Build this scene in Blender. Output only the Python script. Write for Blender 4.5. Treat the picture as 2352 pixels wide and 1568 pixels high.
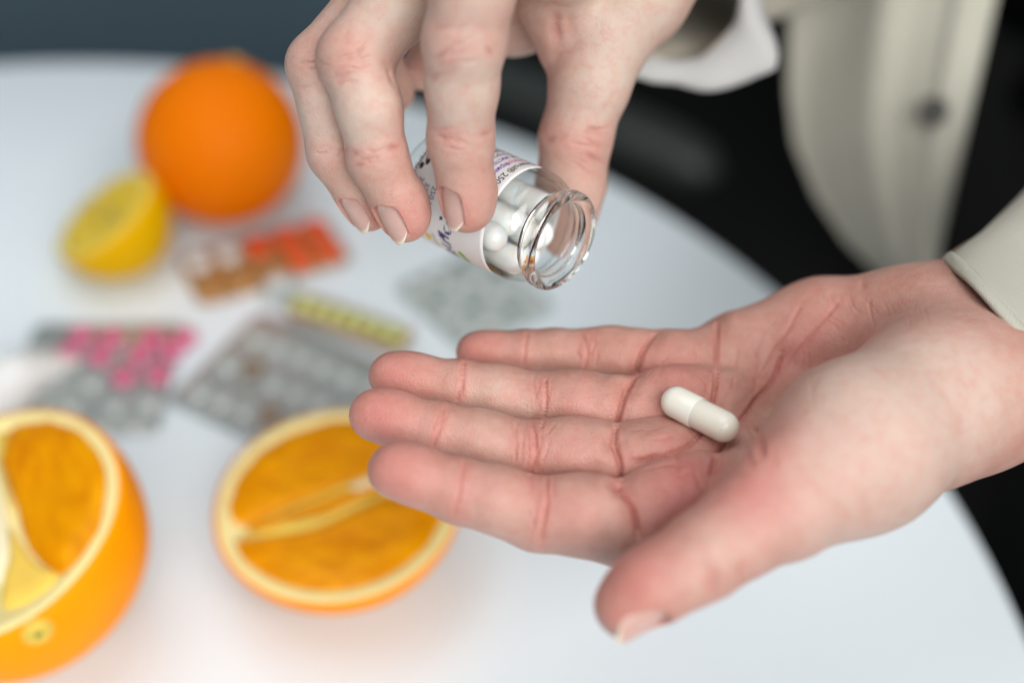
import bpy, bmesh, math, random
import numpy as np
from mathutils import Vector, Matrix
from mathutils.bvhtree import BVHTree

random.seed(7)
rng = np.random.RandomState(7)
for o in list(bpy.data.objects):
    bpy.data.objects.remove(o)
scene = bpy.context.scene
COL = scene.collection

# ------------------------------------------------------------------ camera
TABLE_Z = 0.74                    # table top above the floor (m)
CAM_H = 0.37                      # camera above the table top (m)
PITCH = math.radians(42.0)
LENS = 50.0
FOCUS = 0.331                     # focus distance (m)
cam_d = bpy.data.cameras.new('camera')
cam = bpy.data.objects.new('camera', cam_d)
COL.objects.link(cam)
cam.location = (0, 0, TABLE_Z + CAM_H)
cam.rotation_euler = (math.pi / 2 - PITCH, 0, 0)
cam_d.lens = LENS
cam_d.sensor_width = 36.0
cam_d.clip_start = 0.01
cam_d.clip_end = 50.0
cam_d.dof.use_dof = True
cam_d.dof.focus_distance = FOCUS
cam_d.dof.aperture_fstop = 3.5
cam_d.dof.aperture_blades = 0
scene.camera = cam

# ------------------------------------------------------------------ world and lamps
world = bpy.data.worlds.new('World')
scene.world = world
world.use_nodes = True
wbg = world.node_tree.nodes['Background']
wbg.inputs['Color'].default_value = (0.86, 0.94, 1.0, 1)
wbg.inputs['Strength'].default_value = 0.20


def area_lamp(name, loc, target, sx, sy, power, color):
    ld = bpy.data.lights.new(name, 'AREA')
    ld.shape = 'RECTANGLE'
    ld.size, ld.size_y = sx, sy
    ld.energy = power
    ld.color = color
    lo = bpy.data.objects.new(name, ld)
    COL.objects.link(lo)
    lo.location = loc
    d = Vector(target) - Vector(loc)
    lo.rotation_euler = d.to_track_quat('-Z', 'Y').to_euler()
    return lo


TGT = (0.0, 0.30, TABLE_Z + 0.08)
area_lamp('window_light', (1.15, -2.1, TABLE_Z + 2.0), TGT, 3.0, 2.2, 132, (1.0, 0.985, 0.96))
area_lamp('overhead_fill', (-0.2, 0.4, TABLE_Z + 1.8), TGT, 1.4, 1.2, 11, (0.98, 1.0, 0.99))  # added overhead fill for the far table and palm, no lamp seen there

scene.view_settings.view_transform = 'Standard'
scene.view_settings.look = 'None'
scene.view_settings.exposure = 0.12
scene.view_settings.gamma = 1.0
scene.render.engine = 'CYCLES'
scene.cycles.use_denoising = True
scene.cycles.max_bounces = 16
scene.cycles.diffuse_bounces = 3
scene.cycles.glossy_bounces = 12
scene.cycles.transmission_bounces = 16
scene.cycles.adaptive_threshold = 0.02
scene.cycles.sample_clamp_indirect = 20.0
scene.cycles.blur_glossy = 0.6

# ------------------------------------------------------------------ pixel helpers (photo measured 2352 x 1568)
KPX = 36.0 / LENS / 2352.0
CT, ST = math.cos(PITCH), math.sin(PITCH)
D0 = 330.0                        # depth (mm) of the hand's middle finger


def C2W(v):
    """camera frame mm (x right, y up, z depth) -> world mm"""
    v = np.asarray(v, float)
    x, y, z = v[..., 0], v[..., 1], v[..., 2]
    return np.stack([x, z * CT + y * ST, (TABLE_Z + CAM_H) * 1000 - z * ST + y * CT], -1)


def CV(v):
    """camera frame direction -> world direction"""
    v = np.asarray(v, float)
    w = np.array([v[0], v[2] * CT + v[1] * ST, -v[2] * ST + v[1] * CT])
    return w / np.linalg.norm(w)


def P(px, py, dz=0.0):
    """photo position and depth offset (mm from D0) -> world mm"""
    d = D0 + dz
    return C2W([(px - 1176) * KPX * d, -(py - 784) * KPX * d, d])


def ray(px, py):
    return CV([(px - 1176) * KPX, -(py - 784) * KPX, 1.0])


def T(px, py, z=0.0):
    """photo position -> point (m) on a plane z m above the table"""
    r = ray(px, py)
    s = (CAM_H - z) / -r[2]
    return Vector((r[0] * s, r[1] * s, TABLE_Z + z))


CAMW = np.array([0, 0, (TABLE_Z + CAM_H) * 1000])

# ------------------------------------------------------------------ object helpers


def tag(o, label=None, cat=None, group=None, kind=None):
    if label: o['label'] = label
    if cat: o['category'] = cat
    if group: o['group'] = group
    if kind: o['kind'] = kind
    return o


def empty(name, loc, rot=(0, 0, 0)):
    o = bpy.data.objects.new(name, None)
    o.empty_display_size = 0.01
    COL.objects.link(o)
    o.location = loc
    o.rotation_euler = rot
    return o


def obj(name, me, mat, parent=None, smooth=True):
    """link a mesh; mesh coordinates are in the parent's frame"""
    if isinstance(me, bmesh.types.BMesh):
        m = bpy.data.meshes.new(name)
        me.to_mesh(m)
        me.free()
        me = m
    if mat is not None and not me.materials:
        me.materials.append(mat)
    if smooth:
        me.polygons.foreach_set('use_smooth', [True] * len(me.polygons))
    o = bpy.data.objects.new(name, me)
    COL.objects.link(o)
    if parent is not None:
        o.parent = parent
    return o


def pydata(name, v, f):
    m = bpy.data.meshes.new(name)
    m.from_pydata([tuple(map(float, p)) for p in v], [], [tuple(map(int, q)) for q in f])
    m.update()
    return m


def lathe(profile, n=64, closed=False):
    """profile of (r, z); returns bmesh around z"""
    bm = bmesh.new()
    rings = []
    for r, z in profile:
        if r < 1e-7:
            rings.append([bm.verts.new((0, 0, z))])
        else:
            rings.append([bm.verts.new((r * math.cos(2 * math.pi * i / n), r * math.sin(2 * math.pi * i / n), z)) for i in range(n)])
    pairs = list(zip(rings[:-1], rings[1:]))
    if closed:
        pairs.append((rings[-1], rings[0]))
    for a, b in pairs:
        if len(a) == 1 and len(b) == 1:
            continue
        for i in range(n):
            j = (i + 1) % n
            if len(a) == 1:
                bm.faces.new((a[0], b[j], b[i]))
            elif len(b) == 1:
                bm.faces.new((a[i], a[j], b[0]))
            else:
                bm.faces.new((a[i], a[j], b[j], b[i]))
    bmesh.ops.recalc_face_normals(bm, faces=bm.faces)
    return bm


def smooth_line(pts):
    """Catmull-Rom through photo points"""
    p = [np.array(q, float) for q in pts]
    if len(p) < 3:
        return pts
    out = []
    for i in range(len(p) - 1):
        p0, p1, p2, p3 = p[max(i - 1, 0)], p[i], p[i + 1], p[min(i + 2, len(p) - 1)]
        for t in (0, 0.25, 0.5, 0.75):
            out.append(0.5 * ((2 * p1) + (p2 - p0) * t + (2 * p0 - 5 * p1 + 4 * p2 - p3) * t * t + (3 * p1 - p0 - 3 * p2 + p3) * t ** 3))
    out.append(p[-1])
    return [tuple(q) for q in out]


def box(bm, c, s):
    r = bmesh.ops.create_cube(bm, size=1.0)
    bmesh.ops.scale(bm, vec=s, verts=r['verts'])
    bmesh.ops.translate(bm, vec=c, verts=r['verts'])
    return r['verts']

# ------------------------------------------------------------------ materials


def new_mat(name):
    m = bpy.data.materials.new(name)
    m.use_nodes = True
    nt = m.node_tree
    b = nt.nodes['Principled BSDF']
    return m, nt, b


def N(nt, kind, **kw):
    n = nt.nodes.new(kind)
    for k, v in kw.items():
        if k in n.inputs:
            n.inputs[k].default_value = v
        else:
            setattr(n, k, v)
    return n


def mixc(nt, fac, a, b):
    n = nt.nodes.new('ShaderNodeMix')
    n.data_type = 'RGBA'
    for s, v in ((0, fac), (6, a), (7, b)):
        if hasattr(v, 'is_linked') or isinstance(v, bpy.types.NodeSocket):
            nt.links.new(v, n.inputs[s])
        else:
            n.inputs[s].default_value = v if s == 0 else (*v, 1)
    return n.outputs[2]


def mathn(nt, op, a, b=None, clamp=False):
    n = nt.nodes.new('ShaderNodeMath')
    n.operation = op
    n.use_clamp = clamp
    for i, v in enumerate((a, b)):
        if v is None:
            continue
        if isinstance(v, bpy.types.NodeSocket):
            nt.links.new(v, n.inputs[i])
        else:
            n.inputs[i].default_value = v
    return n.outputs[0]


def ramp(nt, fac, stops):
    n = nt.nodes.new('ShaderNodeValToRGB')
    e = n.color_ramp.elements
    while len(e) < len(stops):
        e.new(0.5)
    for el, (p, c) in zip(e, stops):
        el.position = p
        el.color = (*c, 1) if len(c) == 3 else c
    nt.links.new(fac, n.inputs[0])
    return n.outputs[0]


def noise(nt, scale, detail=3.0, rough=0.5, vec=None, coord='Object'):
    n = N(nt, 'ShaderNodeTexNoise', Scale=scale, Detail=detail, Roughness=rough)
    if vec is None:
        tc = nt.nodes.new('ShaderNodeTexCoord')
        vec = tc.outputs[coord]
    nt.links.new(vec, n.inputs['Vector'])
    return n.outputs['Fac']


def bump(nt, b, height, strength, dist, prev=None):
    n = N(nt, 'ShaderNodeBump', Strength=strength, Distance=dist)
    nt.links.new(height, n.inputs['Height'])
    if prev is not None:
        nt.links.new(prev, n.inputs['Normal'])
    nt.links.new(n.outputs[0], b.inputs['Normal'])
    return n.outputs[0]


def plain(name, color, rough=0.5, spec=0.5, var=0.0, vscale=40.0, bumps=None, sss=0.0, sss_scale=0.002, coat=0.0, metal=0.0):
    m, nt, b = new_mat(name)
    b.inputs['Base Color'].default_value = (*color, 1)
    b.inputs['Roughness'].default_value = rough
    b.inputs['Specular IOR Level'].default_value = spec
    b.inputs['Metallic'].default_value = metal
    b.inputs['Coat Weight'].default_value = coat
    if var:
        f = noise(nt, vscale)
        c = mixc(nt, f, tuple(x * (1 - var) for x in color), tuple(min(1, x * (1 + var)) for x in color))
        nt.links.new(c, b.inputs['Base Color'])
    if bumps:
        f2 = noise(nt, bumps[0], 2.0)
        bump(nt, b, f2, bumps[1], bumps[2])
    if sss:
        b.inputs['Subsurface Weight'].default_value = sss
        b.inputs['Subsurface Radius'].default_value = (1, 0.6, 0.35)
        b.inputs['Subsurface Scale'].default_value = sss_scale
    return m


def skin_material():
    m, nt, b = new_mat('skin')
    at = nt.nodes.new('ShaderNodeAttribute')
    at.attribute_name = 'tone'
    sep = nt.nodes.new('ShaderNodeSeparateColor')
    nt.links.new(at.outputs['Color'], sep.inputs[0])
    red, pale, line = sep.outputs[0], sep.outputs[1], sep.outputs[2]
    n1 = noise(nt, 95.0, 4.0, 0.6)
    n2 = noise(nt, 420.0, 3.0, 0.6)
    base = mixc(nt, ramp(nt, n1, [(0.35, (0, 0, 0)), (0.68, (1, 1, 1))]), (0.45, 0.232, 0.178), (0.56, 0.353, 0.288))
    c = mixc(nt, mathn(nt, 'MULTIPLY', pale, 0.9, True), base, (0.615, 0.515, 0.435))  # pale skin tone, also carries painted highlights
    n4 = noise(nt, 330.0, 4.0, 0.65)
    mot = ramp(nt, n4, [(0.46, (0, 0, 0)), (0.70, (1, 1, 1))])
    c = mixc(nt, mathn(nt, 'MULTIPLY', mot, 0.36), c, (0.54, 0.21, 0.16))
    rr = mathn(nt, 'MULTIPLY', red, mathn(nt, 'ADD', mathn(nt, 'MULTIPLY', n1, 0.7), 0.65), True)
    c = mixc(nt, rr, c, (0.55, 0.19, 0.165))
    c = mixc(nt, mathn(nt, 'MULTIPLY', line, 0.6, True), c, (0.42, 0.125, 0.095))
    c = mixc(nt, mathn(nt, 'MULTIPLY', ramp(nt, n2, [(0.4, (0, 0, 0)), (0.75, (1, 1, 1))]), 0.16), c, (0.70, 0.45, 0.38))
    nt.links.new(c, b.inputs['Base Color'])
    b.inputs['Subsurface Weight'].default_value = 0.42
    b.inputs['Subsurface Radius'].default_value = (1.0, 0.34, 0.18)
    b.inputs['Subsurface Scale'].default_value = 0.002
    b.inputs['Roughness'].default_value = 0.43
    b.inputs['Specular IOR Level'].default_value = 0.32
    # fine relief: skin cells and ridges
    tc = nt.nodes.new('ShaderNodeTexCoord')
    v = N(nt, 'ShaderNodeTexVoronoi', Scale=1150.0)
    v.feature = 'DISTANCE_TO_EDGE'
    nt.links.new(tc.outputs['Object'], v.inputs['Vector'])
    h1 = mathn(nt, 'MINIMUM', v.outputs['Distance'], 0.25)
    pr = bump(nt, b, h1, 0.8, 0.0003)
    n3 = noise(nt, 260.0, 4.0, 0.6)
    bump(nt, b, n3, 0.30, 0.0008, pr)
    rg = mathn(nt, 'ADD', mathn(nt, 'MULTIPLY', n2, 0.22), 0.33)
    nt.links.new(rg, b.inputs['Roughness'])
    return m


def nail_material():
    m, nt, b = new_mat('nail')
    at = nt.nodes.new('ShaderNodeAttribute')
    at.attribute_name = 'tone'
    sep = nt.nodes.new('ShaderNodeSeparateColor')
    nt.links.new(at.outputs['Color'], sep.inputs[0])
    tc = nt.nodes.new('ShaderNodeTexCoord')
    n1 = noise(nt, 300, 3)
    plate = mixc(nt, n1, (0.60, 0.36, 0.31), (0.66, 0.44, 0.39))
    plate = mixc(nt, sep.outputs[1], plate, (0.78, 0.60, 0.54))
    c = mixc(nt, sep.outputs[0], plate, (0.84, 0.77, 0.64))
    nt.links.new(c, b.inputs['Base Color'])
    b.inputs['Roughness'].default_value = 0.24
    b.inputs['Subsurface Weight'].default_value = 0.35
    b.inputs['Subsurface Radius'].default_value = (1, 0.5, 0.35)
    b.inputs['Subsurface Scale'].default_value = 0.001
    return m


def glass_material(name, color=(1, 1, 1), rough=0.0, ior=1.5):
    m, nt, b = new_mat(name)
    b.inputs['Base Color'].default_value = (*color, 1)
    b.inputs['Transmission Weight'].default_value = 1.0
    b.inputs['Roughness'].default_value = rough
    b.inputs['IOR'].default_value = ior
    return m


def thin_glass():
    m, nt, b = new_mat('thin_clear_glass')
    out = nt.nodes['Material Output']
    tr = N(nt, 'ShaderNodeBsdfTransparent')
    lw = N(nt, 'ShaderNodeLayerWeight', Blend=0.5)
    edge = mathn(nt, 'POWER', lw.outputs['Facing'], 3.0)
    nt.links.new(mixc(nt, edge, (0.985, 0.992, 0.99), (0.62, 0.68, 0.66)), tr.inputs['Color'])
    gl = N(nt, 'ShaderNodeBsdfGlossy', Roughness=0.015)
    sch = mathn(nt, 'ADD', mathn(nt, 'MULTIPLY', mathn(nt, 'POWER', lw.outputs['Facing'], 5.0), 0.9), 0.045)
    mx = nt.nodes.new('ShaderNodeMixShader')
    nt.links.new(sch, mx.inputs[0])
    nt.links.new(tr.outputs[0], mx.inputs[1])
    nt.links.new(gl.outputs[0], mx.inputs[2])
    nt.links.new(mx.outputs[0], out.inputs['Surface'])
    return m


def cloth_material(name, c1, c2, scale=5200.0, rough=0.85, spec=0.2):
    m, nt, b = new_mat(name)
    tc = nt.nodes.new('ShaderNodeTexCoord')
    w1 = N(nt, 'ShaderNodeTexWave', Scale=scale / 6.28, Distortion=0.6)
    w2 = N(nt, 'ShaderNodeTexWave', Scale=scale / 6.28, Distortion=0.6)
    w1.bands_direction = 'X'
    w2.bands_direction = 'Z'
    for w in (w1, w2):
        nt.links.new(tc.outputs['Object'], w.inputs['Vector'])
    h = mathn(nt, 'ADD', w1.outputs['Fac'], w2.outputs['Fac'])
    n1 = noise(nt, 55, 4)
    nt.links.new(mixc(nt, n1, c1, c2), b.inputs['Base Color'])
    b.inputs['Roughness'].default_value = rough
    b.inputs['Specular IOR Level'].default_value = spec
    b.inputs['Sheen Weight'].default_value = 0.15 if spec > 0.1 else 0.0
    bump(nt, b, h, 0.4, 0.0002)
    return m


def peel_material(name, c1, c2, green=None):
    m, nt, b = new_mat(name)
    n1 = noise(nt, 30, 3)
    c = mixc(nt, n1, c1, c2)
    nt.links.new(c, b.inputs['Base Color'])
    tc = nt.nodes.new('ShaderNodeTexCoord')
    v = N(nt, 'ShaderNodeTexVoronoi', Scale=620.0)
    nt.links.new(tc.outputs['Object'], v.inputs['Vector'])
    h = mathn(nt, 'MINIMUM', v.outputs['Distance'], 0.45)
    pr = bump(nt, b, h, 0.6, 0.0009)
    bump(nt, b, noise(nt, 150, 2), 0.25, 0.001, pr)
    b.inputs['Roughness'].default_value = 0.45
    b.inputs['Specular IOR Level'].default_value = 0.07
    b.inputs['Subsurface Weight'].default_value = 0.12
    b.inputs['Subsurface Radius'].default_value = (1, 0.4, 0.05)
    b.inputs['Subsurface Scale'].default_value = 0.002
    return m


def flesh_material(name, c1, c2, c3):
    m, nt, b = new_mat(name)
    tc = nt.nodes.new('ShaderNodeTexCoord')
    mp = nt.nodes.new('ShaderNodeMapping')
    mp.inputs['Scale'].default_value = (60, 170, 100)
    nt.links.new(tc.outputs['Object'], mp.inputs['Vector'])
    n1 = noise(nt, 1.6, 4, 0.6, mp.outputs[0])
    n2 = noise(nt, 70, 2)
    c = mixc(nt, ramp(nt, n1, [(0.3, (0, 0, 0)), (0.7, (1, 1, 1))]), c1, c2)
    c = mixc(nt, mathn(nt, 'MULTIPLY', ramp(nt, n2, [(0.45, (0, 0, 0)), (0.75, (1, 1, 1))]), 0.6), c, c3)
    nt.links.new(c, b.inputs['Base Color'])
    b.inputs['Roughness'].default_value = 0.25
    b.inputs['Specular IOR Level'].default_value = 0.1
    b.inputs['Subsurface Weight'].default_value = 0.2
    b.inputs['Subsurface Radius'].default_value = (1, 0.4, 0.02)
    b.inputs['Subsurface Scale'].default_value = 0.004
    bump(nt, b, n1, 0.5, 0.0012)
    return m


M = {}
M['skin'] = skin_material()
M['nail'] = nail_material()
M['table'] = plain('white_laminate', (0.77, 0.845, 0.895), 0.26, 0.5, 0.02, 9.0, (900, 0.03, 0.0003))
M['table_edge'] = plain('table_edge', (0.70, 0.71, 0.72), 0.4, 0.5, 0.02, 20)
M['floor'] = plain('dark_floor', (0.006, 0.007, 0.007), 0.9, 0.06, 0.3, 6.0, (120, 0.2, 0.002))
M['black_cloth'] = cloth_material('black_cloth', (0.0045, 0.005, 0.005), (0.008, 0.008, 0.008), 1500, 0.95, 0.05)
M['shirt'] = cloth_material('beige_cotton', (0.43, 0.415, 0.345), (0.48, 0.465, 0.395))
M['shirt_inside'] = cloth_material('beige_cotton_inside', (0.40, 0.36, 0.28), (0.45, 0.41, 0.33))
M['white_cotton'] = cloth_material('white_cotton', (0.47, 0.475, 0.47), (0.54, 0.54, 0.53))
M['button'] = plain('dark_button', (0.05, 0.048, 0.042), 0.35)
M['chair_blue'] = cloth_material('blue_grey_upholstery', (0.045, 0.075, 0.098), (0.056, 0.088, 0.112), 900)
M['grey_pad'] = plain('grey_armrest_pad', (0.026, 0.031, 0.029), 0.5, 0.4, 0.2, 60, (300, 0.2, 0.001))
M['black_metal'] = plain('black_metal', (0.012, 0.012, 0.012), 0.4)
M['thin_glass'] = thin_glass()
M['glass'] = glass_material('clear_glass', (0.985, 1.0, 0.99), 0.0, 1.5)
M['paper'] = plain('label_paper', (0.83, 0.83, 0.83), 0.42, 0.4, 0.015, 60)
M['ink_black'] = plain('ink_black', (0.02, 0.02, 0.022), 0.5)
M['ink_navy'] = plain('ink_navy', (0.025, 0.018, 0.16), 0.5)
M['ink_purple'] = plain('ink_purple', (0.16, 0.03, 0.36), 0.5)
M['ink_magenta'] = plain('ink_magenta', (0.50, 0.06, 0.38), 0.5)
M['ink_green'] = plain('ink_green', (0.18, 0.46, 0.02), 0.5)
M['ink_yellow'] = plain('ink_yellow', (0.85, 0.55, 0.01), 0.5)
M['ink_brown'] = plain('ink_brown', (0.20, 0.13, 0.11), 0.6)
M['capsule'] = plain('capsule_gelatin', (0.84, 0.82, 0.725), 0.16, 0.5, 0.015, 100, None, 0.5, 0.0012)
M['capsule_cap'] = plain('capsule_gelatin_cap', (0.83, 0.82, 0.74), 0.16, 0.5, 0.015, 100, None, 0.5, 0.0012)
M['capsule_white'] = plain('capsule_white', (0.95, 0.945, 0.90), 0.25, 0.5, 0.01, 100, None, 0.8, 0.003)
M['peel'] = peel_material('orange_peel', (0.95, 0.27, 0.0), (1.0, 0.345, 0.0))
M['peel_deep'] = peel_material('deep_orange_peel', (0.80, 0.165, 0.0), (0.84, 0.20, 0.0))
M['lemon_peel'] = peel_material('lemon_peel', (0.76, 0.42, 0.0), (0.82, 0.48, 0.0))
M['pith'] = plain('orange_pith', (0.88, 0.74, 0.34), 0.5, 0.4, 0.08, 120, (300, 0.3, 0.0008), 0.3, 0.002)
M['core'] = plain('orange_core', (0.84, 0.76, 0.52), 0.5, 0.4, 0.08, 120, (300, 0.3, 0.0008), 0.3, 0.002)
M['membrane'] = plain('segment_membrane', (0.82, 0.56, 0.10), 0.6, 0.2, 0.1, 150, (300, 0.3, 0.0006), 0.4, 0.003)
M['flesh'] = flesh_material('orange_flesh', (0.62, 0.19, 0.0), (0.86, 0.36, 0.0), (0.72, 0.30, 0.0))
M['lemon_flesh'] = flesh_material('lemon_flesh', (0.62, 0.42, 0.03), (0.74, 0.55, 0.07), (0.68, 0.50, 0.05))
M['lemon_pith'] = plain('lemon_pith', (0.82, 0.70, 0.20), 0.5, 0.4, 0.05, 120, None, 0.3, 0.002)
M['stem'] = plain('stem_button', (0.66, 0.46, 0.07), 0.7, 0.3, 0.25, 500)
M['stem_dark'] = plain('stem_scar', (0.22, 0.24, 0.05), 0.8, 0.3, 0.3, 500)
M['foil'] = plain('silver_foil', (0.50, 0.54, 0.53), 0.28, 0.5, 0.2, 60, (350, 0.45, 0.0014), metal=0.6)
M['foil_pale'] = plain('pale_foil', (0.40, 0.46, 0.44), 0.45, 0.5, 0.2, 60, (350, 0.35, 0.0012), metal=0.3)
M['foil_tan'] = plain('tan_foil', (0.44, 0.23, 0.08), 0.4, 0.5, 0.15, 60, (350, 0.3, 0.001), metal=0.25)
def thin_plastic():
    m, nt, b = new_mat('clear_plastic')
    out = nt.nodes['Material Output']
    tr = N(nt, 'ShaderNodeBsdfTransparent')
    tr.inputs['Color'].default_value = (0.97, 0.98, 0.98, 1)
    gl = N(nt, 'ShaderNodeBsdfGlossy', Roughness=0.12)
    lw = N(nt, 'ShaderNodeLayerWeight', Blend=0.5)
    sch = mathn(nt, 'ADD', mathn(nt, 'MULTIPLY', mathn(nt, 'POWER', lw.outputs['Facing'], 5.0), 0.9), 0.05)
    mx = nt.nodes.new('ShaderNodeMixShader')
    nt.links.new(sch, mx.inputs[0])
    nt.links.new(tr.outputs[0], mx.inputs[1])
    nt.links.new(gl.outputs[0], mx.inputs[2])
    nt.links.new(mx.outputs[0], out.inputs['Surface'])
    return m


M['plastic'] = thin_plastic()
M['plastic_silver'] = plain('silver_pocket', (0.50, 0.54, 0.53), 0.3, 0.5, 0.15, 60, metal=0.4)
M['pill_pink'] = plain('pink_tablet', (0.80, 0.12, 0.28), 0.35, 0.5, 0.05, 90)
M['pill_orange'] = plain('orange_tablet', (0.92, 0.085, 0.0), 0.35, 0.5, 0.05, 90)
M['pill_white'] = plain('white_tablet', (0.78, 0.79, 0.78), 0.5, 0.4, 0.03, 90)
M['pill_yellow'] = plain('yellow_tablet', (0.66, 0.70, 0.24), 0.4, 0.5, 0.05, 90)
M['pill_brown'] = plain('brown_tablet', (0.30, 0.20, 0.13), 0.4, 0.5, 0.05, 90)
M['white_plastic'] = plain('white_plastic', (0.92, 0.93, 0.92), 0.3, 0.5, 0.01, 40)

# ------------------------------------------------------------------ setting
bm = bmesh.new()
bmesh.ops.create_grid(bm, x_segments=4, y_segments=4, size=4.0)
floor_o = tag(obj('floor', bm, M['floor'], None, False), kind='structure')

# round table
TR = 0.378
TC = (-0.213, 0.243)
table = tag(empty('table', (TC[0], TC[1], 0)), 'white round table carrying the fruit and blister packs', 'table')
prof = [(0, TABLE_Z - 0.02), (TR - 0.006, TABLE_Z - 0.02), (TR - 0.002, TABLE_Z - 0.018), (TR, TABLE_Z - 0.013), (TR, TABLE_Z - 0.004), (TR - 0.0012, TABLE_Z - 0.0012), (TR - 0.004, TABLE_Z), (0.2, TABLE_Z), (0, TABLE_Z)]
obj('table_top', lathe(prof, 192), M['table'], table)
obj('pedestal', lathe([(0, 0.03), (0.03, 0.03), (0.028, 0.4), (0.03, TABLE_Z - 0.0305), (0.12, TABLE_Z - 0.0225), (0, TABLE_Z - 0.0225)], 32), M['black_metal'], table)
obj('foot_plate', lathe([(0, 0.001), (0.23, 0.001), (0.23, 0.012), (0.05, 0.028), (0, 0.028)], 48), M['black_metal'], table)

# chair beyond the table: rounded upholstered back and seat on four legs
chair = tag(empty('chair', (-0.42, 0.86, 0)), 'blue grey upholstered chair behind the far left edge of the table', 'chair')


def shell_panel(w, h, th, curve, n=20, m=14, pw=5.0):
    """rounded upholstered slab in x (width) / z (height), bowed in y"""
    bm = bmesh.new()
    grids = []
    for side in (0, 1):
        g = []
        for j in range(m + 1):
            row = []
            for i in range(n + 1):
                u, v = i / n * 2 - 1, j / m * 2 - 1
                # squircle mapping keeps corners round
                rr = max(abs(u), abs(v))
                ln = (abs(u) ** pw + abs(v) ** pw) ** (1 / pw) or 1
                f = rr / ln if ln else 1
                x, z = u * f * w / 2, v * f * h / 2
                e = (1 - min(1, rr) ** 6)
                y = curve * (x / (w / 2)) ** 2 + (-1 if side == 0 else 1) * th / 2 * e ** 0.5
                row.append(bm.verts.new((x, y, z)))
            g.append(row)
        grids.append(g)
    for s, g in enumerate(grids):
        for j in range(m):
            for i in range(n):
                q = (g[j][i], g[j][i + 1], g[j + 1][i + 1], g[j + 1][i])
                bm.faces.new(q if s == 0 else q[::-1])
    bmesh.ops.remove_doubles(bm, verts=bm.verts, dist=1e-6)
    bmesh.ops.recalc_face_normals(bm, faces=bm.faces)
    return bm


o = obj('backrest', shell_panel(0.62, 0.50, 0.05, -0.06), M['chair_blue'], chair)
o.location = (0, 0.16, 0.66)
o.rotation_euler = (math.radians(-10), 0, math.radians(4))
o = obj('seat', shell_panel(0.50, 0.46, 0.07, 0.0), M['chair_blue'], chair)
o.location = (0, -0.06, 0.435)
o.rotation_euler = (math.radians(90), 0, 0)
for sx in (-1, 1):
    for sy in (-1, 1):
        b2 = lathe([(0, 0), (0.011, 0), (0.017, 0.40), (0, 0.40)], 16)
        o = obj('leg', b2, M['black_metal'], chair)
        o.location = (sx * 0.19, -0.06 + sy * 0.18, 0.002)

# dark chair in the shadow beyond the table edge: only its grey armrest catches light
ar = T(1462, 330, -0.10)
ad = T(1560, 368, -0.10) - ar
ang_ = math.atan2(ad.y, ad.x)
ch2 = tag(empty('chair', (ar.x, ar.y, 0), (0, 0, ang_)), 'black chair with a dark grey armrest, in shadow beyond the table edge', 'chair')
o = obj('armrest', shell_panel(0.20, 0.05, 0.032, 0.0, 24, 10, 3.0), M['grey_pad'], ch2)
o.location = (-0.045, 0, TABLE_Z - 0.10)
o.rotation_euler = (math.radians(75), 0, 0)
o = obj('armrest_post', lathe([(0, 0.0), (0.012, 0.0), (0.012, 0.21), (0, 0.21)], 20), M['black_metal'], ch2)
o.location = (-0.06, 0, 0.405)
o = obj('seat', shell_panel(0.44, 0.44, 0.06, 0.0), M['black_cloth'], ch2)
o.location = (-0.06, 0.25, 0.42)
o.rotation_euler = (math.radians(90), 0, 0)
o = obj('backrest', shell_panel(0.42, 0.36, 0.04, -0.03), M['black_cloth'], ch2)
o.location = (-0.06, 0.50, 0.62)
for sx in (-1, 1):
    for sy in (-1, 1):
        o = obj('leg', lathe([(0, 0), (0.011, 0), (0.015, 0.39), (0, 0.39)], 16), M['black_metal'], ch2)
        o.location = (-0.06 + sx * 0.17, 0.25 + sy * 0.17, 0.002)

# ------------------------------------------------------------------ citrus fruit


def citrus_mesh(R, c, wob=0.01, seed=0, stretch=(1, 1, 1), n=72, m=40, rim=0.0):
    """sphere cut by the plane z = c, solid below; returns bmesh with an open top"""
    r2 = np.random.RandomState(seed)
    ph = r2.rand(6) * 6.28
    bm = bmesh.new()
    t1 = math.acos(max(-1, min(1, c / R)))
    rings = []
    for j in range(m + 1):
        th = t1 + (math.pi - t1) * j / m
        if j == m:
            rings.append([bm.verts.new((0, 0, -R * stretch[2]))])
            continue
        row = []
        for i in range(n):
            a = 2 * math.pi * i / n
            k = 1 + wob * (math.sin(2 * a + ph[0]) * math.sin(th) + 0.6 * math.sin(3 * a + ph[1] + th * 2) + 0.4 * math.sin(5 * a + ph[2]) * math.sin(th))
            row.append(bm.verts.new((R * k * math.sin(th) * math.cos(a) * stretch[0], R * k * math.sin(th) * math.sin(a) * stretch[1], R * math.cos(th) * stretch[2])))
        rings.append(row)
    for a, b in zip(rings[:-1], rings[1:]):
        for i in range(n):
            j = (i + 1) % n
            if len(b) == 1:
                bm.faces.new((a[i], b[0], a[j]))
            else:
                bm.faces.new((a[i], b[i], b[j], a[j]))
    return bm, [v.co.copy() for v in rings[0]]


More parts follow.
